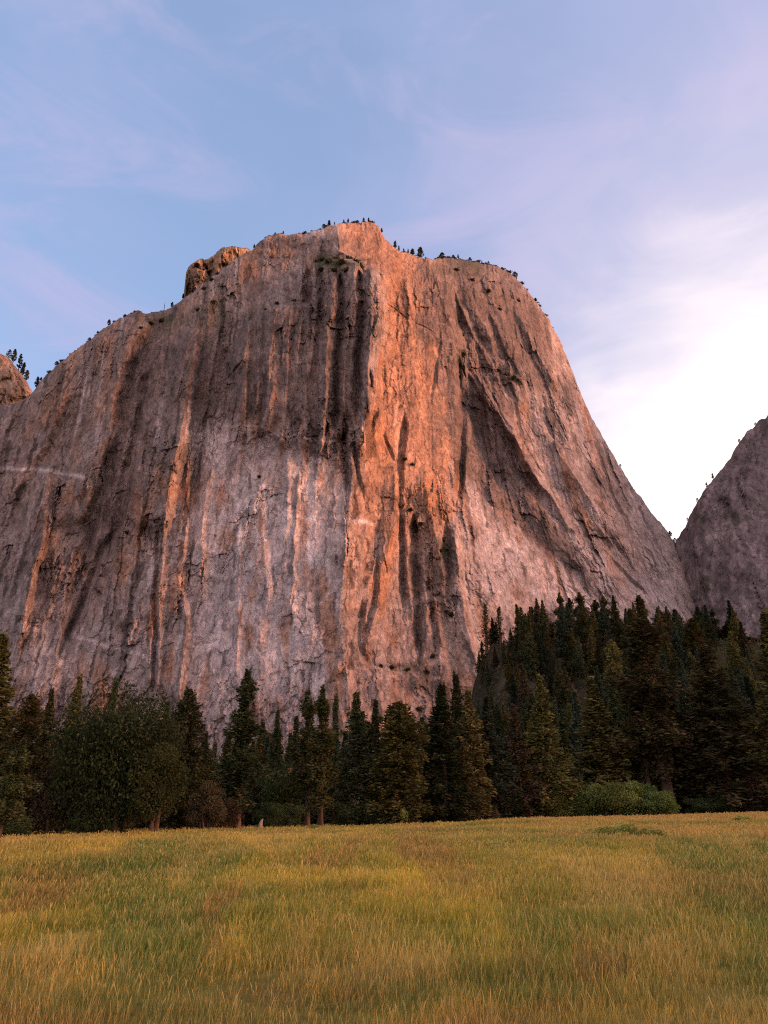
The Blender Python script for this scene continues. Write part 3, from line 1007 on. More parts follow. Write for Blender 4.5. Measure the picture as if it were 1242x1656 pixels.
def conifer(seed, H, W, base, nb, kind, colr):
    """unit-height, unit-width conifer; H and W are the metres it is meant for"""
    nb = int(nb * 1.3)
    r = np.random.default_rng(seed)
    sx, sz = 1.0 / W, 1.0 / H
    # trunk with a slight bend and some dead stubs
    zt = np.linspace(0, H * 0.985, 9)
    bx = 0.012 * H * np.cumsum(r.normal(size=9)) * 0.35
    by = 0.012 * H * np.cumsum(r.normal(size=9)) * 0.35
    bx -= bx[0]
    by -= by[0]
    rt = 0.0155 * H * (1 - zt / H) ** 0.8 + 0.012 * H * np.exp(-zt / (0.02 * H)) * 0.5 + 0.03
    tp = [tube(np.stack([bx, by, zt], 1), rt, 8)]
    C, A, Ln, Wd, Cl = [], [], [], [], []
    ga = r.random() * 6
    gap_z = r.random(4)
    for i in range(nb):
        t = (i + r.random()) / nb
        t = t ** 0.88
        z = H * (base + (0.995 - base) * t)
        if kind == 'fir':
            prof = (1 - t) ** 0.80 * (0.55 + 0.45 * min(1, t / 0.12))
        elif kind == 'pine':
            prof = (1 - t) ** 0.55 * (0.45 + 0.55 * min(1, t / 0.3)) * (0.72 + 0.42 * math.sin(t * 23 + seed))
        elif kind == 'round':
            prof = math.sqrt(max(0, 1 - (max(t, 0.0) * 1.0) ** 2.2)) * (0.7 + 0.3 * min(1, t / 0.2))
        elif kind == 'sparse':
            prof = (1 - t) ** 0.5 * 0.9 * (0.35 + 0.65 * r.random())
        else:
            prof = (1 - t) ** 0.95
        big = 1.22 if r.random() < 0.10 else 1.0
        L = max(0.35, 0.5 * W * prof * (0.55 + 0.55 * r.random()) * big * (1 + 0.22 * math.sin(ga + seed) * math.sin(t * 9 + seed)))
        ga += 2.4 + r.normal() * 0.5
        el = math.radians(np.interp(t, [0, 0.5, 1], [-16, 2, 38]) + r.normal() * 9)
        d = np.array([math.cos(ga) * math.cos(el), math.sin(ga) * math.cos(el), math.sin(el)])
        k = int(np.interp(z, zt, np.arange(9)))
        o = np.array([np.interp(z, zt, bx), np.interp(z, zt, by), z])
        nl = max(3, int(L / (0.26 if kind != 'sparse' else 0.42)))
        u = (np.arange(nl) + r.random(nl)) / nl
        u = (0.16 + 0.84 * u)
        droop = -0.10 * L * u ** 2 + 0.05 * L * u ** 3
        p = o + d * (L * u)[:, None]
        p[:, 2] += droop
        if i % 3 == 0 and L > 0.9:
            tp.append(tube(np.stack([o, o + d * L * 0.5 + [0, 0, -0.02 * L], o + d * L * 0.92 + [0, 0, -0.07 * L]]), [0.05 + 0.012 * L, 0.03, 0.012], 4))
        m = 8 if kind != 'sparse' else 4
        side = unit(np.cross(d, [0, 0, 1.0]))
        sp = 0.26 * L * (1.05 - u) + 0.14
        pp = np.repeat(p, m, 0)
        ss = np.repeat(sp, m)
        off = side * (r.normal(size=nl * m) * ss * 0.75)[:, None] + np.array([0, 0, 1.0]) * (r.normal(size=nl * m) * 0.34 - 0.10)[:, None] * (1 + 0.12 * L)
        C.append(pp + off)
        A.append(d * 0.9 + side * (r.normal(size=nl * m) * 0.8)[:, None] + np.array([0, 0, 1.0]) * (r.normal(size=nl * m) * 0.5 - 0.05)[:, None])
        s = 0.30 + 0.34 * r.random(nl * m)
        Ln.append(s * 1.25)
        Wd.append(s * 0.55)
        shade = (0.6 + 0.65 * r.random()) * (0.75 + 0.5 * r.random(nl * m))
        new = np.repeat(np.clip((u - 0.55) * 1.2, 0, 1), m) * r.random(nl * m)
        c = np.array(colr)[None] * shade[:, None]
        c = c * (1 - 0.5 * new[:, None]) + np.array(colr) * np.array([1.7, 1.5, 1.1]) * 0.5 * new[:, None]
        dead = (r.random(nl * m) < (0.05 if t > 0.2 else 0.16))[:, None]
        c = np.where(dead, np.array([0.11, 0.07, 0.045]) * shade[:, None], c)
        Cl.append(c)
    for i in range(5):
        z = H * base * (0.35 + 0.65 * r.random())
        a = r.random() * 6.28
        L = 0.10 * W + 0.3 * r.random()
        tp.append(tube(np.array([[0, 0, z], [math.cos(a) * L, math.sin(a) * L, z + 0.1 * L]]), [0.05, 0.015], 4))
    V, f = leaf_faces(np.concatenate(C), np.concatenate(A), np.concatenate(Ln), np.concatenate(Wd), r, 0.45)
    Cl = np.repeat(np.concatenate(Cl), 4, 0)
    S = np.array([sx, sx, sz])
    tv, tf = join(tp)
    return (mesh_from('trunk', tv * S, tf, smooth=True), mesh_from('crown', V * S, f, colors=Cl))


def broadleaf(seed, H, W, base, n, colr, lumps=26, trunks=1, leaf=0.34):
    r = np.random.default_rng(seed)
    S = np.array([1 / W, 1 / W, 1 / H])
    tp, C = [], []
    cz = H * (base + (1 - base) * 0.5)
    rz = H * (1 - base) * 0.5
    cents = []
    for i in range(lumps):
        v = unit(r.normal(size=3))
        k = 0.35 + 0.5 * r.random() ** 0.5
        p = np.array([v[0] * W * 0.5 * k, v[1] * W * 0.5 * k, cz + v[2] * rz * k])
        cents.append((p, (0.17 + 0.13 * r.random()) * min(W, 2 * rz)))
    for j in range(trunks):
        a = j * 2.1 + r.random()
        b0 = np.array([math.cos(a), math.sin(a), 0]) * (0.0 if trunks == 1 else 0.12 * W)
        top = np.array([r.normal() * 0.05 * W, r.normal() * 0.05 * W, cz]) + b0 * 1.6
        mid = (b0 + top) / 2 + r.normal(size=3) * 0.02 * W
        rr = (0.026 * H + 0.06) / (trunks ** 0.3)
        tp.append(tube(np.stack([b0 - [0, 0, 0.1], b0 + [0, 0, 0.04 * H], mid, top]), [rr * 1.5, rr * 1.05, rr * 0.8, rr * 0.4], 8))
        for i in range(max(3, 9 // trunks)):
            p, q = cents[r.integers(len(cents))]
            o = b0 + (top - b0) * (0.35 + 0.5 * r.random())
            tp.append(tube(np.stack([o, (o + p) / 2 + [0, 0, 0.04 * H], p]), [rr * 0.45, rr * 0.28, rr * 0.1], 5))
    per = n // lumps
    A, Cl, s_ = [], [], []
    for p, q in cents:
        v = unit(r.normal(size=(per, 3)))
        k = q * (0.45 + 0.62 * r.random(per) ** 0.6)
        c = p + v * k[:, None] * np.array([1.15, 1.15, 0.85])
        C.append(c)
        A.append(r.normal(size=(per, 3)) + v * 0.7 + [0, 0, -0.3])
        sh = (0.62 + 0.7 * r.random()) * (0.7 + 0.6 * r.random(per))
        Cl.append(np.array(colr)[None] * sh[:, None])
        s_.append(leaf * (0.7 + 0.7 * r.random(per)))
    C = np.concatenate(C)
    s_ = np.concatenate(s_)
    C[:, 2] = np.maximum(C[:, 2], 0.02 * H)
    V, f = leaf_faces(C, np.concatenate(A), s_ * 1.2, s_ * 0.8, r, 0.4)
    tv, tf = join(tp)
    return (mesh_from('trunk', tv * S, tf, smooth=True), mesh_from('crown', V * S, f, colors=np.repeat(np.concatenate(Cl), 4, 0)))


DARK, OLIVE, BROWN, BLUE = (0.046, 0.060, 0.028), (0.084, 0.085, 0.030), (0.068, 0.062, 0.034), (0.042, 0.064, 0.043)
PALE = (0.110, 0.160, 0.048)
VAR = {
    'fir_dark': [conifer(11, 27, 8.5, 0.04, 130, 'fir', DARK), conifer(12, 27, 8.0, 0.06, 125, 'fir', DARK), conifer(13, 27, 9.0, 0.03, 140, 'fir', DARK)],
    'fir_olive': [conifer(21, 26, 8.0, 0.05, 130, 'fir', OLIVE), conifer(22, 26, 8.5, 0.04, 130, 'fir', OLIVE)],
    'fir_brown': [conifer(31, 30, 11, 0.04, 140, 'fir', BROWN), conifer(32, 27, 9, 0.05, 120, 'fir', BROWN)],
    'fir_blue': [conifer(41, 26, 8.0, 0.04, 130, 'fir', BLUE), conifer(42, 26, 8.5, 0.05, 125, 'fir', BLUE)],
    'pine': [conifer(51, 26, 8.0, 0.14, 120, 'pine', DARK), conifer(52, 26, 8.0, 0.18, 110, 'pine', OLIVE), conifer(53, 38, 12, 0.17, 150, 'pine', (0.050, 0.050, 0.022))],
    'round': [conifer(61, 22, 8.0, 0.03, 130, 'round', OLIVE), conifer(62, 24, 8, 0.05, 130, 'round', DARK)],
    'sparse': [conifer(71, 22, 5.5, 0.15, 60, 'sparse', DARK), conifer(72, 22, 5.0, 0.22, 55, 'sparse', DARK)],
    'spire': [conifer(81, 24, 4.0, 0.05, 90, 'spire', DARK)],
    'small_pine': [conifer(91, 20, 9.6, 0.20, 110, 'pine', (0.060, 0.076, 0.030))],
    'oak': [broadleaf(101, 14, 13, 0.06, 26000, (0.034, 0.045, 0.019), 46, 4, 0.27)],
    'leafy': [broadleaf(102, 11, 6.5, 0.10, 9000, (0.048, 0.056, 0.021), 24, 2, 0.22)],
    'brown_bush': [broadleaf(103, 8, 6, 0.04, 8000, (0.070, 0.058, 0.032), 20, 3, 0.24)],
    'under': [broadleaf(104, 9, 8, 0.04, 6000, (0.048, 0.068, 0.028), 20, 3, 0.34)],
    'willow': [broadleaf(105, 4.5, 6, 0.0, 9000, PALE, 30, 4, 0.2), broadleaf(106, 4.0, 5.5, 0.0, 8000, (0.095, 0.145, 0.044), 28, 4, 0.2)],
    'weed': [broadleaf(107, 1.2, 2.2, 0.0, 1500, (0.240, 0.300, 0.075), 14, 3, 0.09)],
    'red_bush': [broadleaf(108, 5, 4, 0.02, 3500, (0.090, 0.060, 0.042), 16, 3, 0.22)],
}
PROTO = {}


def plant(name, var, i, x, y, z, H, W, rz, label, cat, group=None, lean=None):
    tm, cm = VAR[var][i % len(VAR[var])]
    e = bpy.data.objects.new(name, None)
    col.objects.link(e)
    e.empty_display_size = 1
    e.location = (x, y, z)
    e.rotation_euler = (lean[1] if lean else random.gauss(0, 0.012), lean[0] if lean else random.gauss(0, 0.012), rz)
    if lean:
        e.rotation_mode = 'ZYX'
    e.scale = (W, W, H)
    tag(e, label, cat, group)
    link('trunk' if 'bush' not in name and 'clump' not in name else 'stem', tm, BARK, e)
    link('crown' if 'bush' not in name and 'clump' not in name else 'foliage', cm, NEEDLE if var[:3] in ('fir', 'pin', 'rou', 'spa', 'spi', 'sma') else LEAF, e)
    return e


def tree_at(name, var, i, tx, ty, Y, wpx, label, cat='tree', group=None, lean=None, base_z=None):
    """tree whose top is seen at (tx,ty) from the photograph's camera when it stands at forward distance Y"""
    x, _, zt = at(tx, ty, Y)
    x = float(x)
    if lean:
        z0 = float(meadow_h(x, Y))
        x -= math.tan(lean[0]) * (float(zt) - z0)
    z = ground_z(x, Y) - 0.15 if base_z is None else base_z
    H = float(zt) - z
    # metres per photo pixel across, half-way up the crown
    wpx = wpx * (1.35 if VAR[var][0][1].name.startswith('crown') and var in ('fir_dark', 'fir_olive', 'fir_brown', 'fir_blue', 'pine', 'round', 'sparse', 'spire', 'small_pine') else 1.05)
    mid = (ty + 1300) / 2
    dy = CP - (CY - mid) / F * SP
    W = wpx / F * Y / dy
    return plant(name, var, i, x, Y, z, H, W, random.random() * 6.28, label, cat, group, lean)


FRONT = [
    ('conifer_tree', 'fir_olive', 0, 12, 1030, 100, 112, 'tall olive conifer at the meadow edge, behind the small leaning pine'),
    ('conifer_tree', 'round', 0, 54, 1126, 96, 62, 'rounded olive conifer crowding the tall conifer behind the leaning pine'),
    ('pine_tree', 'small_pine', 0, 40, 1196, 52, 74, 'small leaning pine on a bare slanted trunk, standing out in the meadow'),
    ('conifer_tree', 'fir_dark', 0, 88, 1116, 112, 62, 'dark conifer between the rounded olive conifer and the pointed olive conifer'),
    ('conifer_tree', 'fir_olive', 1, 130, 1096, 114, 66, 'pointed olive conifer just before the broad dark oak begins'),
    ('leafy_tree', 'brown_bush', 0, 103, 1232, 97, 78, 'low brownish bushy tree beside the broad dark oak'),
    ('conifer_tree', 'spire', 0, 191, 1100, 130, 30, 'thin spire poking up above the middle of the broad dark oak'),
    ('oak_tree', 'oak', 0, 205, 1120, 96, 166, 'broad dark oak with a wide domed crown and several trunks'),
    ('leafy_tree', 'leafy', 0, 258, 1196, 93, 82, 'lighter olive leafy tree leaning out of the broad oak on its far side'),
    ('conifer_tree', 'fir_dark', 1, 268, 1136, 114, 48, 'slim dark conifer rising just past the broad oak'),
    ('conifer_tree', 'round', 1, 312, 1118, 112, 66, 'dense blunt-topped conifer between the oak and the lone ragged pine'),
    ('leafy_tree', 'brown_bush', 0, 336, 1262, 106, 52, 'low brown-green bush tree at the foot of the blunt-topped conifer'),
    ('pine_tree', 'pine', 0, 398, 1086, 118, 84, 'lone ragged pine, pale trunk bare at the foot, before the pale cliff'),
    ('conifer_tree', 'fir_dark', 2, 452, 1151, 150, 44, 'short pointed conifer in the gap between lone ragged pine and twin pines'),
    ('pine_tree', 'pine', 0, 503, 1120, 126, 66, 'darker, blunter one of the twin pines below the cliff edge'),
    ('pine_tree', 'pine', 1, 524, 1112, 128, 62, 'taller, thin-tipped one of the twin pines, with a pale bare trunk'),
    ('conifer_tree', 'spire', 0, 545, 1128, 155, 30, 'thin spire between the twin pines and the cone-shaped fir'),
    ('fir_tree', 'fir_dark', 0, 580, 1122, 136, 80, 'cone-shaped dark fir directly under the glowing cliff edge'),
    ('fir_tree', 'fir_dark', 1, 608, 1134, 152, 62, 'narrow fir tucked behind the cone-shaped fir'),
    ('pine_tree', 'round', 0, 643, 1138, 134, 88, 'broad olive pine with drooping pale lower branches'),
    ('fir_tree', 'fir_blue', 0, 677, 1160, 160, 60, 'bluish fir in the dip next to the broad olive pine'),
    ('fir_tree', 'fir_dark', 2, 713, 1108, 142, 98, 'tall very dark fir at the start of the dense dark stand'),
    ('fir_tree', 'fir_dark', 0, 736, 1094, 152, 74, 'highest pointed fir of the dense dark stand below the rock buttress'),
    ('fir_tree', 'fir_olive', 0, 756, 1116, 147, 74, 'olive-tinged fir beside the highest fir of the dense dark stand'),
    ('fir_tree', 'fir_blue', 1, 794, 1128, 152, 74, 'bluish fir where the dense dark stand meets the rubble slope'),
    ('fir_tree', 'fir_brown', 1, 832, 1140, 156, 72, 'brownish fir before the brown scrubby rubble slope'),
    ('fir_tree', 'fir_olive', 1, 872, 1096, 158, 84, 'tall olive fir just before the willow thicket begins'),
    ('fir_tree', 'fir_dark', 1, 912, 1150, 164, 70, 'dark fir behind the near end of the willow thicket'),
    ('fir_tree', 'fir_olive', 0, 962, 1098, 170, 104, 'broad olive fir behind the middle of the willow thicket'),
    ('pine_tree', 'pine', 2, 1041, 966, 166, 138, 'tallest ragged pine, its leaning bare trunk beside the willow thicket'),
    ('pine_tree', 'pine', 2, 1017, 988, 170, 84, 'second top beside the tallest ragged pine, slightly lower'),
    ('fir_tree', 'fir_brown', 0, 1139, 1046, 166, 160, 'massive brownish cone-shaped fir past the willow thicket'),
    ('fir_tree', 'fir_olive', 1, 1086, 1118, 172, 96, 'olive fir wedged between the tallest pine and the massive brownish fir'),
    ('fir_tree', 'fir_olive', 0, 1238, 990, 160, 110, 'tall dark olive fir cut off by the picture edge below the shaded mountain'),
    ('fir_tree', 'fir_dark', 0, 1192, 1130, 178, 80, 'dark fir in the shade between the massive brownish fir and the edge fir'),
]
for nm, var, i, tx, ty, Y, w, lab in FRONT:
    tree_at(nm, var, i, tx, ty, Y, w, lab, lean=(math.radians(7), 0) if 'leaning pine on' in lab else None)

CREST = [
    ('pine_tree', 'sparse', 0, 784, 977, 405, 30, 'thin ragged pine on the slope crest closest to the rock buttress'),
    ('pine_tree', 'sparse', 1, 807, 982, 408, 26, 'thin pine with gaps on the crest, second from the rock buttress'),
    ('pine_tree', 'fir_dark', 0, 796, 1000, 412, 22, 'short pine filling the gap between the two thin crest pines'),
    ('pine_tree', 'sparse', 0, 841, 983, 425, 26, 'lone small pine on the bare brown part of the crest'),
    ('fir_tree', 'fir_dark', 1, 868, 998, 425, 28, 'little conical fir on the crest past the lone small pine'),
    ('fir_tree', 'fir_dark', 2, 889, 1008, 420, 28, 'stubby fir on the crest beside the cluster of tall crest pines'),
    ('pine_tree', 'pine', 0, 905, 960, 428, 32, 'slender first pine of the tall crest cluster before the pink slab'),
    ('pine_tree', 'pine', 0, 921, 968, 430, 30, 'second, lower pine in the tall crest cluster before the pink slab'),
    ('pine_tree', 'pine', 0, 938, 959, 430, 38, 'broadest pine of the tall crest cluster before the pink slab'),
    ('pine_tree', 'pine', 0, 962, 971, 428, 40, 'last pine of the tall crest cluster, under the diagonal gully'),
    ('fir_tree', 'fir_dark', 0, 989, 1000, 420, 34, 'rounded fir on the crest at the foot of the diagonal gully'),
    ('fir_tree', 'fir_dark', 1, 1003, 1008, 415, 26, 'small pointed fir on the crest next to the tallest ragged pine'),
    ('fir_tree', 'fir_blue', 0, 1064, 982, 400, 40, 'clear pointed fir on the crest just past the tallest ragged pine'),
    ('fir_tree', 'fir_dark', 2, 1091, 986, 405, 44, 'wide dark fir on the crest below the notch'),
    ('fir_tree', 'fir_blue', 1, 1125, 982, 420, 40, 'bluish fir on the crest directly under the notch'),
    ('fir_tree', 'fir_blue', 0, 1150, 1002, 420, 44, 'dark bluish fir on the crest under the shaded mountain'),
    ('fir_tree', 'fir_dark', 0, 1176, 1008, 415, 46, 'last fir on the crest before it drops below the shaded mountain'),
    ('fir_tree', 'fir_blue', 1, 1200, 1030, 400, 44, 'lower bluish fir where the crest drops under the shaded mountain'),
]
for nm, var, i, tx, ty, Y, w, lab in CREST:
    tree_at(nm, var, i, tx, ty, Y, w, lab, group='trees along the crest of the rubble slope')

# trees filling the stands: (anchor phrase, list of (px, tip py, Y, variant, width px))
FILL_WORDS = {'fir_dark': 'dark', 'fir_olive': 'olive', 'fir_brown': 'brownish', 'fir_blue': 'blue-green', 'spire': 'very thin', 'under': 'leafy green', 'round': 'rounded'}
FILL = [
    ('in the gap beside the pointed olive conifer', [(110, 1170, 130, 'fir_dark', 55), (150, 1160, 135, 'fir_blue', 60), (70, 1180, 140, 'fir_olive', 60)]),
    ('behind the broad dark oak', [(175, 1165, 135, 'fir_dark', 70), (222, 1170, 135, 'fir_blue', 70), (250, 1180, 132, 'fir_brown', 60)]),
    ('behind the blunt-topped conifer', [(292, 1180, 140, 'fir_dark', 60), (334, 1186, 140, 'fir_blue', 62), (345, 1215, 130, 'fir_olive', 50)]),
    ('behind the lone ragged pine', [(366, 1186, 150, 'fir_dark', 58), (386, 1200, 150, 'fir_blue', 60), (424, 1180, 155, 'fir_olive', 50)]),
    ('between lone ragged pine and twin pines', [(438, 1192, 160, 'fir_blue', 50), (468, 1186, 165, 'fir_dark', 48), (446, 1232, 135, 'under', 62), (472, 1240, 135, 'leafy', 56)]),
    ('behind the twin pines', [(488, 1180, 165, 'fir_blue', 52), (512, 1190, 160, 'fir_dark', 60), (536, 1186, 165, 'fir_olive', 48)]),
    ('behind the cone-shaped fir', [(560, 1185, 165, 'fir_dark', 56), (592, 1190, 165, 'fir_blue', 60), (622, 1180, 170, 'fir_brown', 55)]),
    ('behind the broad olive pine', [(655, 1185, 165, 'fir_dark', 60), (690, 1195, 165, 'fir_olive', 55), (668, 1225, 150, 'fir_blue', 50)]),
    ('inside the dense dark stand', [(700, 1150, 165, 'fir_blue', 60), (724, 1165, 160, 'fir_brown', 60), (770, 1150, 165, 'fir_dark', 66), (748, 1200, 143, 'fir_olive', 60)]),
    ('low on the rubble slope near the brownish fir', [(812, 1150, 200, 'fir_dark', 50), (842, 1170, 190, 'fir_blue', 55), (820, 1185, 160, 'fir_olive', 60), (856, 1190, 162, 'fir_brown', 52)]),
    ('behind the tall olive fir by the willow thicket', [(890, 1130, 200, 'fir_dark', 56), (862, 1140, 205, 'fir_blue', 46), (880, 1180, 168, 'fir_brown', 60)]),
    ('behind the middle of the willow thicket', [(930, 1120, 210, 'fir_blue', 60), (990, 1110, 215, 'fir_dark', 60), (945, 1190, 172, 'fir_brown', 62), (1005, 1185, 175, 'fir_olive', 60)]),
    ('around the tallest ragged pine', [(1010, 1060, 215, 'fir_dark', 70), (1068, 1060, 215, 'fir_blue', 66), (1030, 1120, 180, 'fir_brown', 80), (1062, 1170, 172, 'fir_olive', 76)]),
    ('around the massive brownish fir', [(1104, 1070, 220, 'fir_blue', 66), (1166, 1080, 220, 'fir_dark', 70), (1110, 1160, 172, 'fir_olive', 76), (1172, 1175, 170, 'fir_brown', 70)]),
    ('in the shade near the edge fir', [(1205, 1095, 230, 'fir_blue', 70), (1222, 1150, 175, 'fir_brown', 60), (1196, 1190, 172, 'fir_olive', 66), (1250, 1110, 190, 'fir_dark', 90)]),
]
k = 0
for where, lst in FILL:
    for px, py, Y, var, w in lst:
        k += 1
        if var in ('under', 'leafy'):
            lab = ('%s tree %s' % ('low leafy green' if var == 'under' else 'low olive leafy', where))
            tree_at('leafy_tree', var, 0, px, py, Y, w, lab, group='trees filling the forest')
        else:
            tree_at('fir_tree', var, k, px, py, Y, w, '%s fir %s' % (FILL_WORDS[var], where), group='trees filling the forest')


def stand_tree(px, Y, H, var, i, label, group):
    """tree of height H whose foot stands in the direction px at forward distance Y"""
    x = (px - CX) / F * Y / (CP + 0.37 * SP)
    z = ground_z(x, Y) - 0.3
    if var == 'fir_dark':
        var = ('pine', 'fir_dark', 'round')[i % 3]
    plant('fir_tree', var, i, x, Y, z, H, H * (0.40 + 0.18 * random.random()), random.random() * 6.28, label, 'tree', group)


# one row behind the other up the rubble slope
SLOPE = [('high on the slope below the lone crest pine', 858, 880, 330, 405), ('on the slope below the tall crest cluster', 890, 950, 320, 415),
         ('on the slope below the foot of the diagonal gully', 955, 1010, 320, 410), ('on the slope behind the tallest ragged pine', 1010, 1080, 300, 405),
         ('on the slope under the notch', 1080, 1140, 300, 410), ('on the slope under the shaded mountain', 1140, 1250, 290, 425),
         ('low on the slope behind the tall olive fir', 850, 920, 215, 300), ('low on the slope behind the broad olive fir', 920, 1000, 210, 300),
         ('low on the slope behind the massive brownish fir', 1090, 1180, 210, 300), ('low on the slope near the edge fir', 1180, 1260, 205, 300)]
for where, a, b, y0, y1 in SLOPE:
    for q in range(13):
        var = ('fir_dark', 'fir_blue', 'fir_olive', 'fir_brown', 'fir_dark', 'fir_blue', 'fir_dark')[q % 7]
        k += 1
        Y = y0 + (y1 - y0) * (q + random.random()) / 13
        stand_tree(a + (b - a) * random.random(), Y, 17 + 9 * random.random(), var, k,
                   '%s fir among others %s' % (FILL_WORDS[var], where), 'firs packed on the rubble slope')
for q, (px, Y, H, var, lab) in enumerate([
        (790, 395, 13, 'fir_dark', 'small dark fir high on the brown scrubby part of the slope'), (812, 360, 10, 'fir_brown', 'little brownish fir in the brown scrubby part of the slope'),
        (778, 350, 15, 'fir_blue', 'blue-green fir on the slope against the rock buttress foot'), (835, 340, 12, 'fir_olive', 'small olive fir in the brown scrubby part of the slope'),
        (800, 300, 14, 'fir_dark', 'dark fir below the brown scrubby part of the slope'), (842, 300, 14, 'fir_blue', 'blue-green fir below the brown scrubby part of the slope'),
        (824, 270, 15, 'fir_olive', 'olive fir lower down from the brown scrubby part of the slope'), (790, 260, 16, 'fir_brown', 'brownish fir below the rock buttress foot on the slope'),
        (850, 250, 16, 'fir_dark', 'dark fir low on the slope above the brownish fir')]):
    stand_tree(px, Y, H, var, q, lab, 'firs around the scrubby part of the slope')
for q in range(18):
    stand_tree(772 + 95 * (q + random.random()) / 18, 250 + 165 * random.random(), 8 + 7 * random.random(), ('fir_brown', 'fir_dark', 'fir_olive')[q % 3], q,
               '%s young fir among the brown scrub beside the rock buttress' % ('brownish', 'dark', 'olive')[q % 3], 'firs around the scrubby part of the slope')
# deep forest floor behind the front row
for q in range(46):
    px = -40 + 820 * (q + random.random()) / 46
    Y = 150 + 70 * random.random()
    var = ('fir_dark', 'fir_blue', 'fir_dark', 'fir_olive')[q % 4]
    stand_tree(px, Y, 17 + 5 * random.random(), var, q, '%s fir deep in the shade behind the front row of meadow trees' % FILL_WORDS[var], 'firs deep in the forest behind the front row')

undergrowth()
# willow thicket, bushes and weed clumps along the meadow edge
for j, (px, py, w, lab) in enumerate([
        (896, 1276, 58, 'willow bush at the end of the thicket under the tall olive fir'), (922, 1269, 62, 'willow bush second from the tall olive fir in the thicket'),
        (950, 1263, 66, 'rounded willow bush in the thicket before the broad olive fir'), (980, 1261, 68, 'tall willow bush at the middle of the thicket'),
        (1009, 1260, 66, 'tall pale willow bush just past the middle of the thicket'), (1036, 1263, 64, 'willow bush of the thicket next to the leaning bare trunk'),
        (1062, 1268, 56, 'small willow bush at the leaning bare trunk')]):
    tree_at('willow_bush', 'willow', j, px, py + (4, 9, 5, 8, 4, 8, 12)[j], 158 + (j % 3) * 1.7, w, 'pale green ' + lab, cat='bush', group='bushes of the willow thicket')
for var, px, py, Y, w, lab in [
        ('under', 1128, 1290, 160, 44, 'low green bush at the foot of the massive brownish fir'), ('under', 1166, 1286, 161, 40, 'green bush past the massive brownish fir by the meadow'),
        ('red_bush', 1212, 1252, 163, 34, 'reddish brown bush by the dark fir near the picture edge'), ('weed', 652, 1306, 131, 18, 'small bright green bush under the broad olive pine'),
        ('under', 560, 1296, 133, 40, 'dim green bush at the foot of the cone-shaped fir'), ('under', 605, 1296, 134, 36, 'grey-green bush between cone-shaped fir and broad olive pine'),
        ('under', 474, 1300, 124, 34, 'small green bush by the feet of the twin pines'), ('under', 440, 1298, 122, 36, 'green bush by the foot of the lone ragged pine'),
        ('under', 22, 1316, 88, 70, 'dark low bush under the tall olive conifer'), ('brown_bush', 370, 1290, 116, 40, 'low dry bush between blunt-topped conifer and lone ragged pine'),
        ('under', 148, 1310, 94, 50, 'dark bush at the oak foot on its brownish neighbour side'), ('under', 700, 1290, 146, 44, 'dark bush under the very dark fir'),
        ('under', 770, 1290, 150, 46, 'dark bush at the foot of the dense dark stand'), ('under', 836, 1288, 156, 46, 'dark bush under the brownish fir by the rubble slope')]:
    tree_at('bush', var, 0, px, py, Y, w, lab, cat='bush')
for px, py, Y, w, lab in [
        (800, 1356, 44, 46, 'darkest green weed clump in the meadow, below the dense dark stand'), (842, 1362, 42, 34, 'low weed clump beside the darkest green clump'),
        (975, 1331, 62, 42, 'tall dark weed clump before the middle of the willow thicket'), (1010, 1327, 66, 44, 'tallest green weed clump before the willow thicket'),
        (1052, 1334, 60, 40, 'green weed clump before the leaning bare trunk'), (905, 1350, 50, 40, 'bright weed clump between the darkest clump and the tall clumps'),
        (1200, 1314, 100, 20, 'small round weed clump near the edge fir'), (509, 1328, 105, 16, 'small dark weed clump before the twin pines'),
        (690, 1350, 60, 24, 'small weed clump before the bluish fir in the dip')]:
    tree_at('weed_clump', 'weed', 0, px, py + 5, Y, w * 1.5, lab, cat='plant', group='weed clumps in the meadow')


# ------------------------------------------------------------------ small trees along the skylines and scrub on the ledges
def mini_pine(seed, colr=(0.040, 0.044, 0.024), n=170, wide=0.42, bare=0.12):
    r = np.random.default_rng(seed)
    t = bare + (1 - bare) * r.random(n)
    rad = wide * 0.5 * np.clip((1 - t) ** 0.6 * (0.5 + 0.5 * np.minimum(1, (t - bare) / 0.2)), 0.04, 1) * r.random(n) ** 0.5
    a = r.random(n) * 6.28
    c = np.stack([np.cos(a) * rad, np.sin(a) * rad, t], -1)
    ax = np.stack([np.cos(a), np.sin(a), 0.2 + 0.2 * r.random(n)], -1)
    V, f = leaf_faces(c, ax, 0.11 + 0.09 * r.random(n), 0.07 + 0.05 * r.random(n), r, 0.7)
    cl = np.repeat(np.array(colr)[None] * (0.6 + 0.8 * r.random(n))[:, None], 4, 0)
    tv, tf = tube(np.array([[0, 0, -0.08], [0.01, 0, 0.5], [0, 0, 0.99]]), [0.03, 0.02, 0.006], 5)
    return mesh_from('small_pine', np.concatenate([V, tv]), np.concatenate([f, tf + len(V)]), colors=np.concatenate([cl, np.tile([[0.07, 0.05, 0.04]], (len(tv), 1))]))


MINI = [mini_pine(1), mini_pine(2, wide=0.6), mini_pine(3, wide=0.34, n=120), mini_pine(4, wide=0.9, n=190, bare=0.05)]


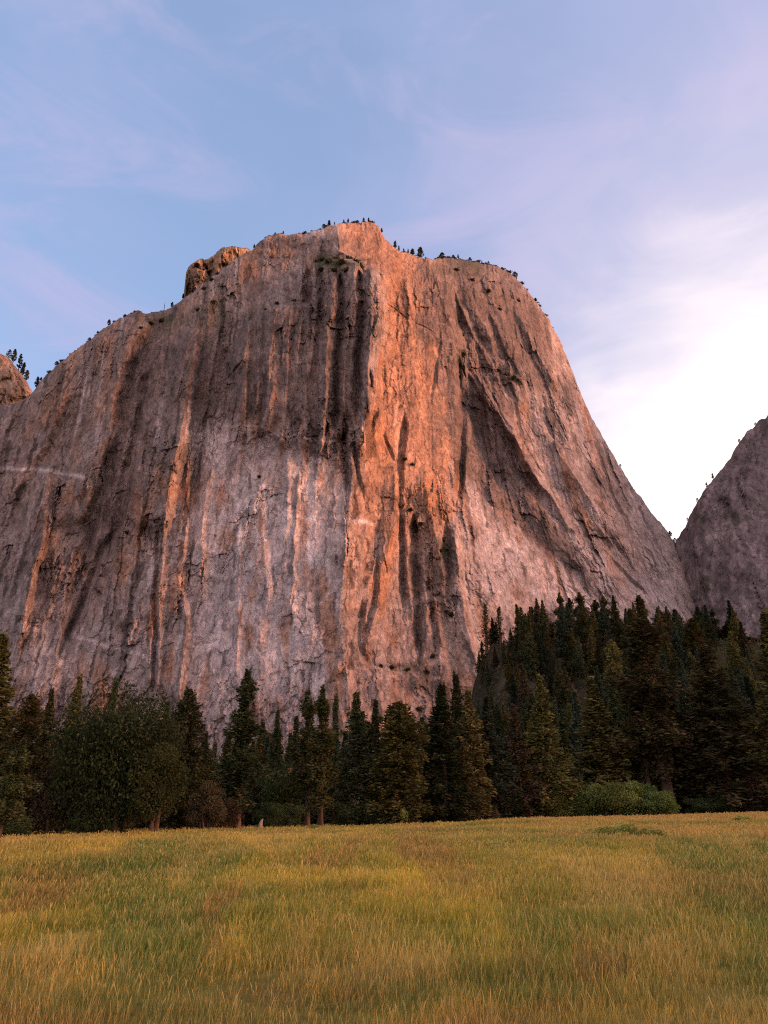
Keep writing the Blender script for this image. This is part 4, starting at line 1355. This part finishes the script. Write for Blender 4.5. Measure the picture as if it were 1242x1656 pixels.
def mini_scrub(seed, colr):
    r = np.random.default_rng(seed)
    n = 260
    v = unit(r.normal(size=(n, 3)))
    k = 0.5 * r.random(n) ** 0.45
    lump = 0.75 + 0.5 * np.sin(v[:, 0] * 5 + seed) * np.cos(v[:, 1] * 4 + v[:, 2] * 3)
    c = v * (k * lump)[:, None]
    c[:, 2] = c[:, 2] * 0.8 + 0.3
    V, f = leaf_faces(c, r.normal(size=(n, 3)) + v, 0.16 + 0.12 * r.random(n), 0.10 + 0.06 * r.random(n), r, 0.3)
    return mesh_from('shrub', V, f, colors=np.repeat(np.array(colr)[None] * (0.6 + 0.8 * r.random(n))[:, None], 4, 0))


SCRUB = [mini_scrub(1, (0.048, 0.050, 0.026)), mini_scrub(2, (0.060, 0.056, 0.030)), mini_scrub(3, (0.038, 0.044, 0.024))]


def grid_point(GX, GYp, GYd, px, py=None):
    i = int(np.argmin(np.abs(GX[0] - px)))
    j = 0 if py is None else int(np.argmin(np.abs(GYp[:, i] - py)))
    return GX[j, i], GYp[j, i], GYd[j, i]


def rim_tree(GR, px, hpx, i, label, wmul=1.0, group='small pines along the skyline'):
    gx, gy, Yd = grid_point(*GR, px)
    x, _, z0 = at(px, gy + 0.6, Yd)
    _, _, z1 = at(px, gy - hpx, Yd)
    H = float(z1 - z0) * 1.05
    o = link('pine_tree', MINI[i % 4], NEEDLE)
    o.location = (float(x), float(Yd) - 0.5, float(z0))
    o.scale = (H * wmul, H * wmul, H)
    o.rotation_euler = (0, 0, random.random() * 6.28)
    return tag(o, label, 'tree', group)


GM = (GPX, GPY, GY)
RIM = [(524, 9, 3, 'bushy small pine at the corner where the bright summit wall begins'), (532, 9, 0, 'small pine just beside the bushy corner pine of the summit'),
       (541, 6, 1, 'tiny pine on the summit edge after the corner pines'), (556, 8, 2, 'thin small pine on the flat summit top'), (563, 6, 1, 'stubby pine on the flat summit top beside the thin one'),
       (578, 6, 3, 'low bushy pine at the middle of the flat summit'), (588, 7, 1, 'small pine near the summit brink'), (596, 6, 0, 'last tiny pine at the summit brink'),
       (617, 10, 0, 'lone small pine clinging just below the summit brink'), (639, 12, 0, 'first tall pine on the descending skyline past the summit'), (645, 8, 2, 'short pine beside the first tall pine past the summit'),
       (653, 8, 1, 'small pine in the row on the descending skyline'), (660, 8, 0, 'dark small pine in the middle of the row past the summit'), (667, 12, 0, 'taller pine in the row before the round-crowned one'),
       (680, 14, 1, 'round-crowned largest pine on the descending skyline'), (715, 8, 3, 'bushy pine at the start of the dark shoulder'), (733, 6, 3, 'low pine on the dark shoulder skyline'),
       (741, 8, 2, 'thin pine on the dark shoulder skyline'), (760, 5, 3, 'flat bushy pine along the dark shoulder'), (790, 5, 3, 'small scrubby pine late on the dark shoulder'), (812, 5, 1, 'tiny pine where the dark shoulder rounds over'),
       (833, 8, 3, 'bushy pine at the corner where the glowing skyline starts down'), (866, 9, 1, 'small pine on the steep glowing skyline'), (1003, 5, 3, 'tiny shrub-like pine low on the steep skyline'),
       (458, 6, 1, 'tiny pine on the knob before the summit ridge'), (445, 5, 3, 'flat small pine on the ridge knob'), (494, 5, 3, 'low pine along the summit ridge'),
       (411, 6, 1, 'small pine where the pinnacle meets the main ridge'), (296, 11, 0, 'pine standing at the foot of the orange pinnacle'), (278, 8, 1, 'small pine between dead snag and pinnacle'),
       (202, 6, 3, 'wide low pine before the shoulder knob'), (176, 9, 1, 'round pine alone on the long shoulder skyline'), (145, 6, 3, 'low pine halfway down the long shoulder'),
       (158, 4, 3, 'tiny low pine above the halfway pine of the long shoulder'), (92, 7, 3, 'flat wide pine low on the long shoulder'), (66, 9, 2, 'short thin pine in the saddle below the long shoulder'),
       (59, 26, 0, 'tall pine in the saddle before the distant orange ridge'),
       (1084, 15, 1, 'round pine in the notch between cliff and shaded mountain'), (1092, 9, 3, 'lower bushy pine in the notch beside the round one')]
for px, h, i, lab in RIM:
    rim_tree(GM, px, h * (0.55 + 0.5 * random.random()), i, lab, (1.5 if 'bushy' in lab or 'round' in lab or 'low' in lab else 1.05) * (0.85 + 0.4 * random.random()))
PKG = PEAK_GRID
for px, h, i, lab in [(21, 20, 0, 'tall pine at the top of the grove on the distant orange ridge'), (30, 24, 2, 'thin tallest pine in the grove on the distant orange ridge'),
                      (36, 20, 0, 'third pine down the distant orange ridge'), (42, 16, 1, 'rounded pine low on the distant orange ridge'), (14, 12, 3, 'bushy pine at the head of the distant orange ridge')]:
    rim_tree(PKG, px, h, i, lab, 0.9)
for px, h, i, lab in [(1143, 7, 1, 'small pine on the shaded mountain skyline below its kink'), (1153, 9, 0, 'pine at the kink of the shaded mountain skyline'), (1128, 6, 3, 'bushy pine low on the shaded mountain skyline'),
                      (1112, 5, 3, 'tiny pine just above the notch on the shaded mountain'), (1196, 6, 3, 'small pine high on the shaded mountain skyline'), (1222, 5, 3, 'tiny pine near the top of the visible shaded skyline')]:
    rim_tree((RPX, RPY, RY), px, h, i, lab)

for a, b, n_, where in [(425, 528, 12, 'summit ridge'), (552, 604, 7, 'flat summit'), (632, 690, 8, 'descending skyline past the summit'), (704, 838, 22, 'dark shoulder skyline'), (186, 262, 10, 'shoulder knob skyline'),
                        (80, 186, 12, 'long sloping shoulder'), (840, 900, 6, 'steep glowing skyline')]:
    for q in range(n_):
        px = a + (b - a) * (q + random.random()) / n_
        gx, gy, Yd = grid_point(*GM, px)
        x, _, z = at(px, gy + 1.0, Yd)
        m = (3 + 5 * random.random() ** 2) / F * Yd * 1.2
        o = link('shrub', SCRUB[q % 3], LEAF)
        o.location = (float(x), Yd, float(z) - 0.1 * m)
        o.scale = (m * (1 + random.random()), m, m * (0.7 + 0.5 * random.random()))
        o.rotation_euler = (0, 0, random.random() * 0.6 - 0.3)
        tag(o, 'tiny scrub bush in the ragged fringe along the %s' % where, 'shrub', 'scrub fringe along the %s' % where)

# bare dead snag on the shoulder
gx, gy, Yd = grid_point(*GM, 265)
x, _, z0 = at(265, gy + 1, Yd)
_, _, z1 = at(265, gy - 13, Yd)
Hs = float(z1 - z0)
tv, tf = join([tube(np.array([[0, 0, -0.5], [0.1, 0, Hs * 0.6], [0, 0.1, Hs]]), [0.45, 0.34, 0.15], 6),
               tube(np.array([[0, 0, Hs * 0.7], [0.9, 0, Hs * 0.76]]), [0.12, 0.04], 4), tube(np.array([[0, 0, Hs * 0.5], [-0.8, 0.2, Hs * 0.55]]), [0.12, 0.04], 4)])
o = link('dead_snag', mesh_from('dead_snag', tv, tf, smooth=True), BARK)
o.location = (float(x), Yd, float(z0))
tag(o, 'bare dead trunk standing on the shoulder skyline', 'dead tree')

LEDGE = [(512, 424, 18, 'end'), (522, 420, 17, ''), (532, 423, 20, ''), (543, 419, 18, ''), (553, 423, 21, ''), (564, 418, 18, ''), (575, 422, 18, ''), (583, 430, 16, ''), (520, 436, 16, ''), (540, 436, 16, ''), (560, 436, 16, '')]
WALL = [(748, 572, 17, 'largest dark shrub, on the edge of the lit panel'), (744, 588, 12, 'shrub hanging under the largest one at the lit panel edge'), (655, 742, 11, 'shrub at the head of the dark crack in the lit wall'),
        (667, 750, 9, 'small shrub beside the crack head in the lit wall'), (681, 846, 13, 'round shrub on the lit rib beside the dark recess'), (663, 824, 11, 'shrub inside the dark crack above the recess'), (676, 858, 9, 'small shrub under the round rib shrub'),
        (716, 872, 13, 'shrub on top of the dark block by the pink slab'), (712, 890, 10, 'shrub on the face of the dark block by the pink slab'), (730, 992, 13, 'shrub at the kink of the rock buttress'), (722, 988, 10, 'smaller shrub at the buttress kink'),
        (616, 1076, 9, 'first shrub on the alcove ledge above the fir tops'), (634, 1078, 11, 'second, larger shrub on the alcove ledge'), (660, 1082, 11, 'shrub at the middle of the alcove ledge'), (690, 1086, 12, 'shrub at the dark end of the alcove ledge'), (700, 1060, 11, 'shrub above the dark end of the alcove ledge'),
        (818, 606, 15, 'dark shrub on the ledge of the dark shoulder face'), (830, 610, 11, 'smaller shrub on the same dark shoulder ledge'), (806, 598, 9, 'small shrub at the start of the dark shoulder ledge'),
        (678, 1145, 14, 'shrub in the dark hollow above the fir tops'), (262, 518, 14, 'shrub below the dead snag'), (244, 522, 12, 'shrub on the shoulder below the skyline knob'), (228, 530, 10, 'small shrub low under the skyline knob'),
        (342, 452, 12, 'shrub on the ramp under the orange pinnacle'), (330, 466, 13, 'second shrub down the ramp under the pinnacle'), (352, 442, 10, 'shrub high on the ramp beside the pinnacle'), (345, 488, 13, 'shrub on the dark ramp well under the pinnacle'), (320, 500, 11, 'shrub at the foot of the dark ramp'),
        (476, 486, 11, 'shrub on the shelf above the brown pillars'), (448, 490, 9, 'small shrub on the same pillar shelf'), (430, 500, 8, 'tiny shrub at the pillar shelf end'), (78, 848, 0, ''), (205, 860, 9, 'lone shrub in the long dark gully of the shaded wall'), (420, 770, 10, 'shrub under the scar in the middle of the shaded wall'),
        (870, 470, 0, ''), (790, 470, 11, 'shrub high on the dark shoulder face'), (764, 452, 12, 'shrub under the dark shoulder skyline'), (738, 436, 12, 'shrub near the top of the dark shoulder beside the lit wall'), (808, 500, 10, 'shrub in the middle of the dark shoulder face'), (838, 486, 10, 'shrub near the rounded end of the dark shoulder')]


def ledge_shrub(px, py, w, i, label, group):
    gx, gy, Yd = grid_point(*GM, px, py)
    x, _, z = at(px, py, Yd - 1.5)
    m = w / F * Yd * 1.05
    o = link('shrub', SCRUB[i % 3], LEAF)
    o.location = (float(x), Yd - 1.5, float(z) - 0.35 * m)
    o.scale = (m, m, m * 0.9)
    o.rotation_euler = (0, 0, random.random() * 6.28)
    return tag(o, label, 'shrub', group)


for i, (px, py, w, e) in enumerate(LEDGE):
    ledge_shrub(px, py, w, i, 'dark green shrub in the dense row on the ledge under the bright summit wall', 'shrubs packed on the ledge under the summit wall')
for i, (px, py, w, lab) in enumerate(WALL):
    if w:
        ledge_shrub(px, py, w, i, lab, 'shrubs growing on the cliff')

# pale broken stump at the forest edge
zs = ground_z(-17.5, 114.0)
r = np.random.default_rng(5)
tv, tf = tube(np.array([[0, 0, -0.2], [0.05, 0, 0.5], [0.12, 0, 1.0], [0.3, 0, 1.5]]), [0.42, 0.30, 0.26, 0.05], 9)
tv = tv + r.normal(size=tv.shape) * 0.03
PALEWOOD = ground_material('weathered_wood', 6.0, 0.3)
me = mesh_from('tree_stump', tv, tf, colors=np.tile([[0.24, 0.20, 0.165]], (len(tv), 1)), smooth=True)
o = link('tree_stump', me, PALEWOOD)
x_, _, _ = at(421, 1326, 112.0)
o.location = (float(x_), 112.0, ground_z(float(x_), 112.0))
tag(o, 'pale broken stump at the meadow edge beside the lone ragged pine', 'stump')

# ------------------------------------------------------------------ sky, sun, camera
def sky():
    w = bpy.data.worlds.new('World')
    scene.world = w
    w.use_nodes = True
    nt = w.node_tree
    N, L = nt.nodes, nt.links
    N.clear()
    out = N.new('ShaderNodeOutputWorld')
    bg = N.new('ShaderNodeBackground')
    bg.inputs['Strength'].default_value = 0.15
    st = N.new('ShaderNodeTexSky')
    st.sky_type = 'NISHITA'
    st.sun_disc = False
    st.sun_elevation = SUN_EL
    st.sun_rotation = SUN_AZ
    st.air_density = 1.0
    st.dust_density = 0.6
    st.ozone_density = 2.0
    tc = N.new('ShaderNodeTexCoord')
    # thin evening cloud veils
    mp = N.new('ShaderNodeMapping')
    mp.inputs['Scale'].default_value = (1.0, 1.0, 2.2)
    mp.inputs['Rotation'].default_value = (0.3, 0.5, 0.2)
    L.new(tc.outputs['Generated'], mp.inputs[0])
    nz = N.new('ShaderNodeTexNoise')
    nz.inputs['Scale'].default_value = 2.6
    nz.inputs['Detail'].default_value = 5
    nz.inputs['Roughness'].default_value = 0.5
    nz.inputs['Distortion'].default_value = 0.4
    L.new(mp.outputs[0], nz.inputs['Vector'])
    veil = N.new('ShaderNodeMapRange')
    veil.interpolation_type = 'SMOOTHSTEP'
    veil.inputs['From Min'].default_value = 0.36
    veil.inputs['From Max'].default_value = 0.72
    veil.inputs['To Min'].default_value = 0.52
    veil.inputs['To Max'].default_value = 0.92
    L.new(nz.outputs[0], veil.inputs['Value'])
    mixv = N.new('ShaderNodeMix')
    mixv.data_type = 'RGBA'
    L.new(veil.outputs[0], mixv.inputs['Factor'])
    L.new(st.outputs[0], mixv.inputs['A'])
    mixv.inputs['B'].default_value = VEIL + (1,)
    # faint rosy wisps
    mp3 = N.new('ShaderNodeMapping')
    mp3.inputs['Scale'].default_value = (1.2, 1.0, 3.0)
    mp3.inputs['Rotation'].default_value = (0.2, -0.7, 0.1)
    mp3.inputs['Location'].default_value = (3.1, 1.7, 0.4)
    L.new(tc.outputs['Generated'], mp3.inputs[0])
    nz3 = N.new('ShaderNodeTexNoise')
    nz3.inputs['Scale'].default_value = 3.4
    nz3.inputs['Detail'].default_value = 7
    nz3.inputs['Roughness'].default_value = 0.58
    nz3.inputs['Distortion'].default_value = 0.8
    L.new(mp3.outputs[0], nz3.inputs['Vector'])
    w3 = N.new('ShaderNodeMapRange')
    w3.interpolation_type = 'SMOOTHSTEP'
    w3.inputs['From Min'].default_value = 0.42
    w3.inputs['From Max'].default_value = 0.75
    w3.inputs['To Max'].default_value = 0.75
    L.new(nz3.outputs[0], w3.inputs['Value'])
    mix3 = N.new('ShaderNodeMix')
    mix3.data_type = 'RGBA'
    L.new(w3.outputs[0], mix3.inputs['Factor'])
    L.new(mixv.outputs['Result'], mix3.inputs['A'])
    mix3.inputs['B'].default_value = (1.34, 1.25, 1.88, 1)
    c = mix3.outputs['Result']
    # bright cloud bank where the sun has gone down; fill glow added behind camera
    def toward(px, py):
        x, y, z = at(px, py, 1.0)
        v = np.array([float(x), 1.0, float(z) - EYE])
        return tuple(v / np.linalg.norm(v))

    def lobe(px, py, a0, a1, gain, wob):
        vm = N.new('ShaderNodeVectorMath')
        vm.operation = 'DOT_PRODUCT'
        nm = N.new('ShaderNodeVectorMath')
        nm.operation = 'NORMALIZE'
        L.new(tc.outputs['Generated'], nm.inputs[0])
        L.new(nm.outputs[0], vm.inputs[0])
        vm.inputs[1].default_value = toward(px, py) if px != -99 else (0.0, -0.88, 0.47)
        ac = N.new('ShaderNodeMath')
        ac.operation = 'ARCCOSINE'
        L.new(vm.outputs['Value'], ac.inputs[0])
        n2 = N.new('ShaderNodeMath')
        n2.operation = 'MULTIPLY_ADD'
        L.new(nz.outputs[0], n2.inputs[0])
        n2.inputs[1].default_value = wob
        n3 = N.new('ShaderNodeMath')
        n3.operation = 'MULTIPLY_ADD'
        L.new(nz3.outputs[0], n3.inputs[0])
        n3.inputs[1].default_value = wob * 0.55
        L.new(ac.outputs[0], n3.inputs[2])
        L.new(n3.outputs[0], n2.inputs[2])
        mr = N.new('ShaderNodeMapRange')
        mr.interpolation_type = 'SMOOTHSTEP'
        mr.inputs['From Min'].default_value = math.radians(a1)
        mr.inputs['From Max'].default_value = math.radians(a0)
        mr.inputs['To Min'].default_value = 0
        mr.inputs['To Max'].default_value = gain
        L.new(n2.outputs[0], mr.inputs['Value'])
        return mr.outputs[0]
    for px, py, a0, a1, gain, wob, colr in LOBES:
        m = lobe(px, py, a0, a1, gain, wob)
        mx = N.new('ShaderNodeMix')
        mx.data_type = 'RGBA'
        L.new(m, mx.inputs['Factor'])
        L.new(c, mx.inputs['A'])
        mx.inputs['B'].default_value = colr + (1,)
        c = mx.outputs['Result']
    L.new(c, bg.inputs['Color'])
    L.new(bg.outputs[0], out.inputs[0])


VEIL = (0.88, 1.10, 1.78)
LOBES = [(1500, 500, 8, 44, 0.7, -0.0, (1.42, 1.35, 1.93)),
         (1400, 830, 6, 28, 0.6, -0.13, (2.0, 1.85, 2.15)),
         (1390, 890, -1, 13.5, 1.0, -0.26, (3.6, 3.1, 2.9)),
         (-99, 0, 28, 84, 0.9, 0.0, (4.3, 3.15, 3.1))]  # unseen warm glow added behind the camera to fill the cliff's shaded front
sky()

sun = bpy.data.lights.new('sun', 'SUN')
sun.energy = 3.15
sun.angle = math.radians(22)
sun.color = (1.0, 0.41, 0.21)
so = bpy.data.objects.new('sun', sun)
col.objects.link(so)
# the lamp shines along its local -Z; turn +Z towards the sun
dirv = np.array([math.sin(SUN_AZ) * math.cos(SUN_EL), math.cos(SUN_AZ) * math.cos(SUN_EL), math.sin(SUN_EL)])
import mathutils
so.rotation_euler = mathutils.Vector(dirv).to_track_quat('Z', 'Y').to_euler()
so.location = tuple(dirv * 300)

cam = bpy.data.cameras.new('camera')
co = bpy.data.objects.new('camera', cam)
col.objects.link(co)
co.location = (0, 0, EYE)
co.rotation_euler = (math.pi / 2 + PITCH, 0, 0)
cam.sensor_fit = 'VERTICAL'
cam.sensor_height = 36
cam.lens = 36 * F / 1656
cam.clip_start = 0.1
cam.clip_end = 12000
scene.camera = co
scene.view_settings.view_transform = 'Standard'
scene.view_settings.look = 'None'
scene.view_settings.exposure = 1.5
scene.cycles.use_denoising = False
scene.cycles.filter_width = 1.1
scene.cycles.max_bounces = 4
scene.cycles.diffuse_bounces = 3
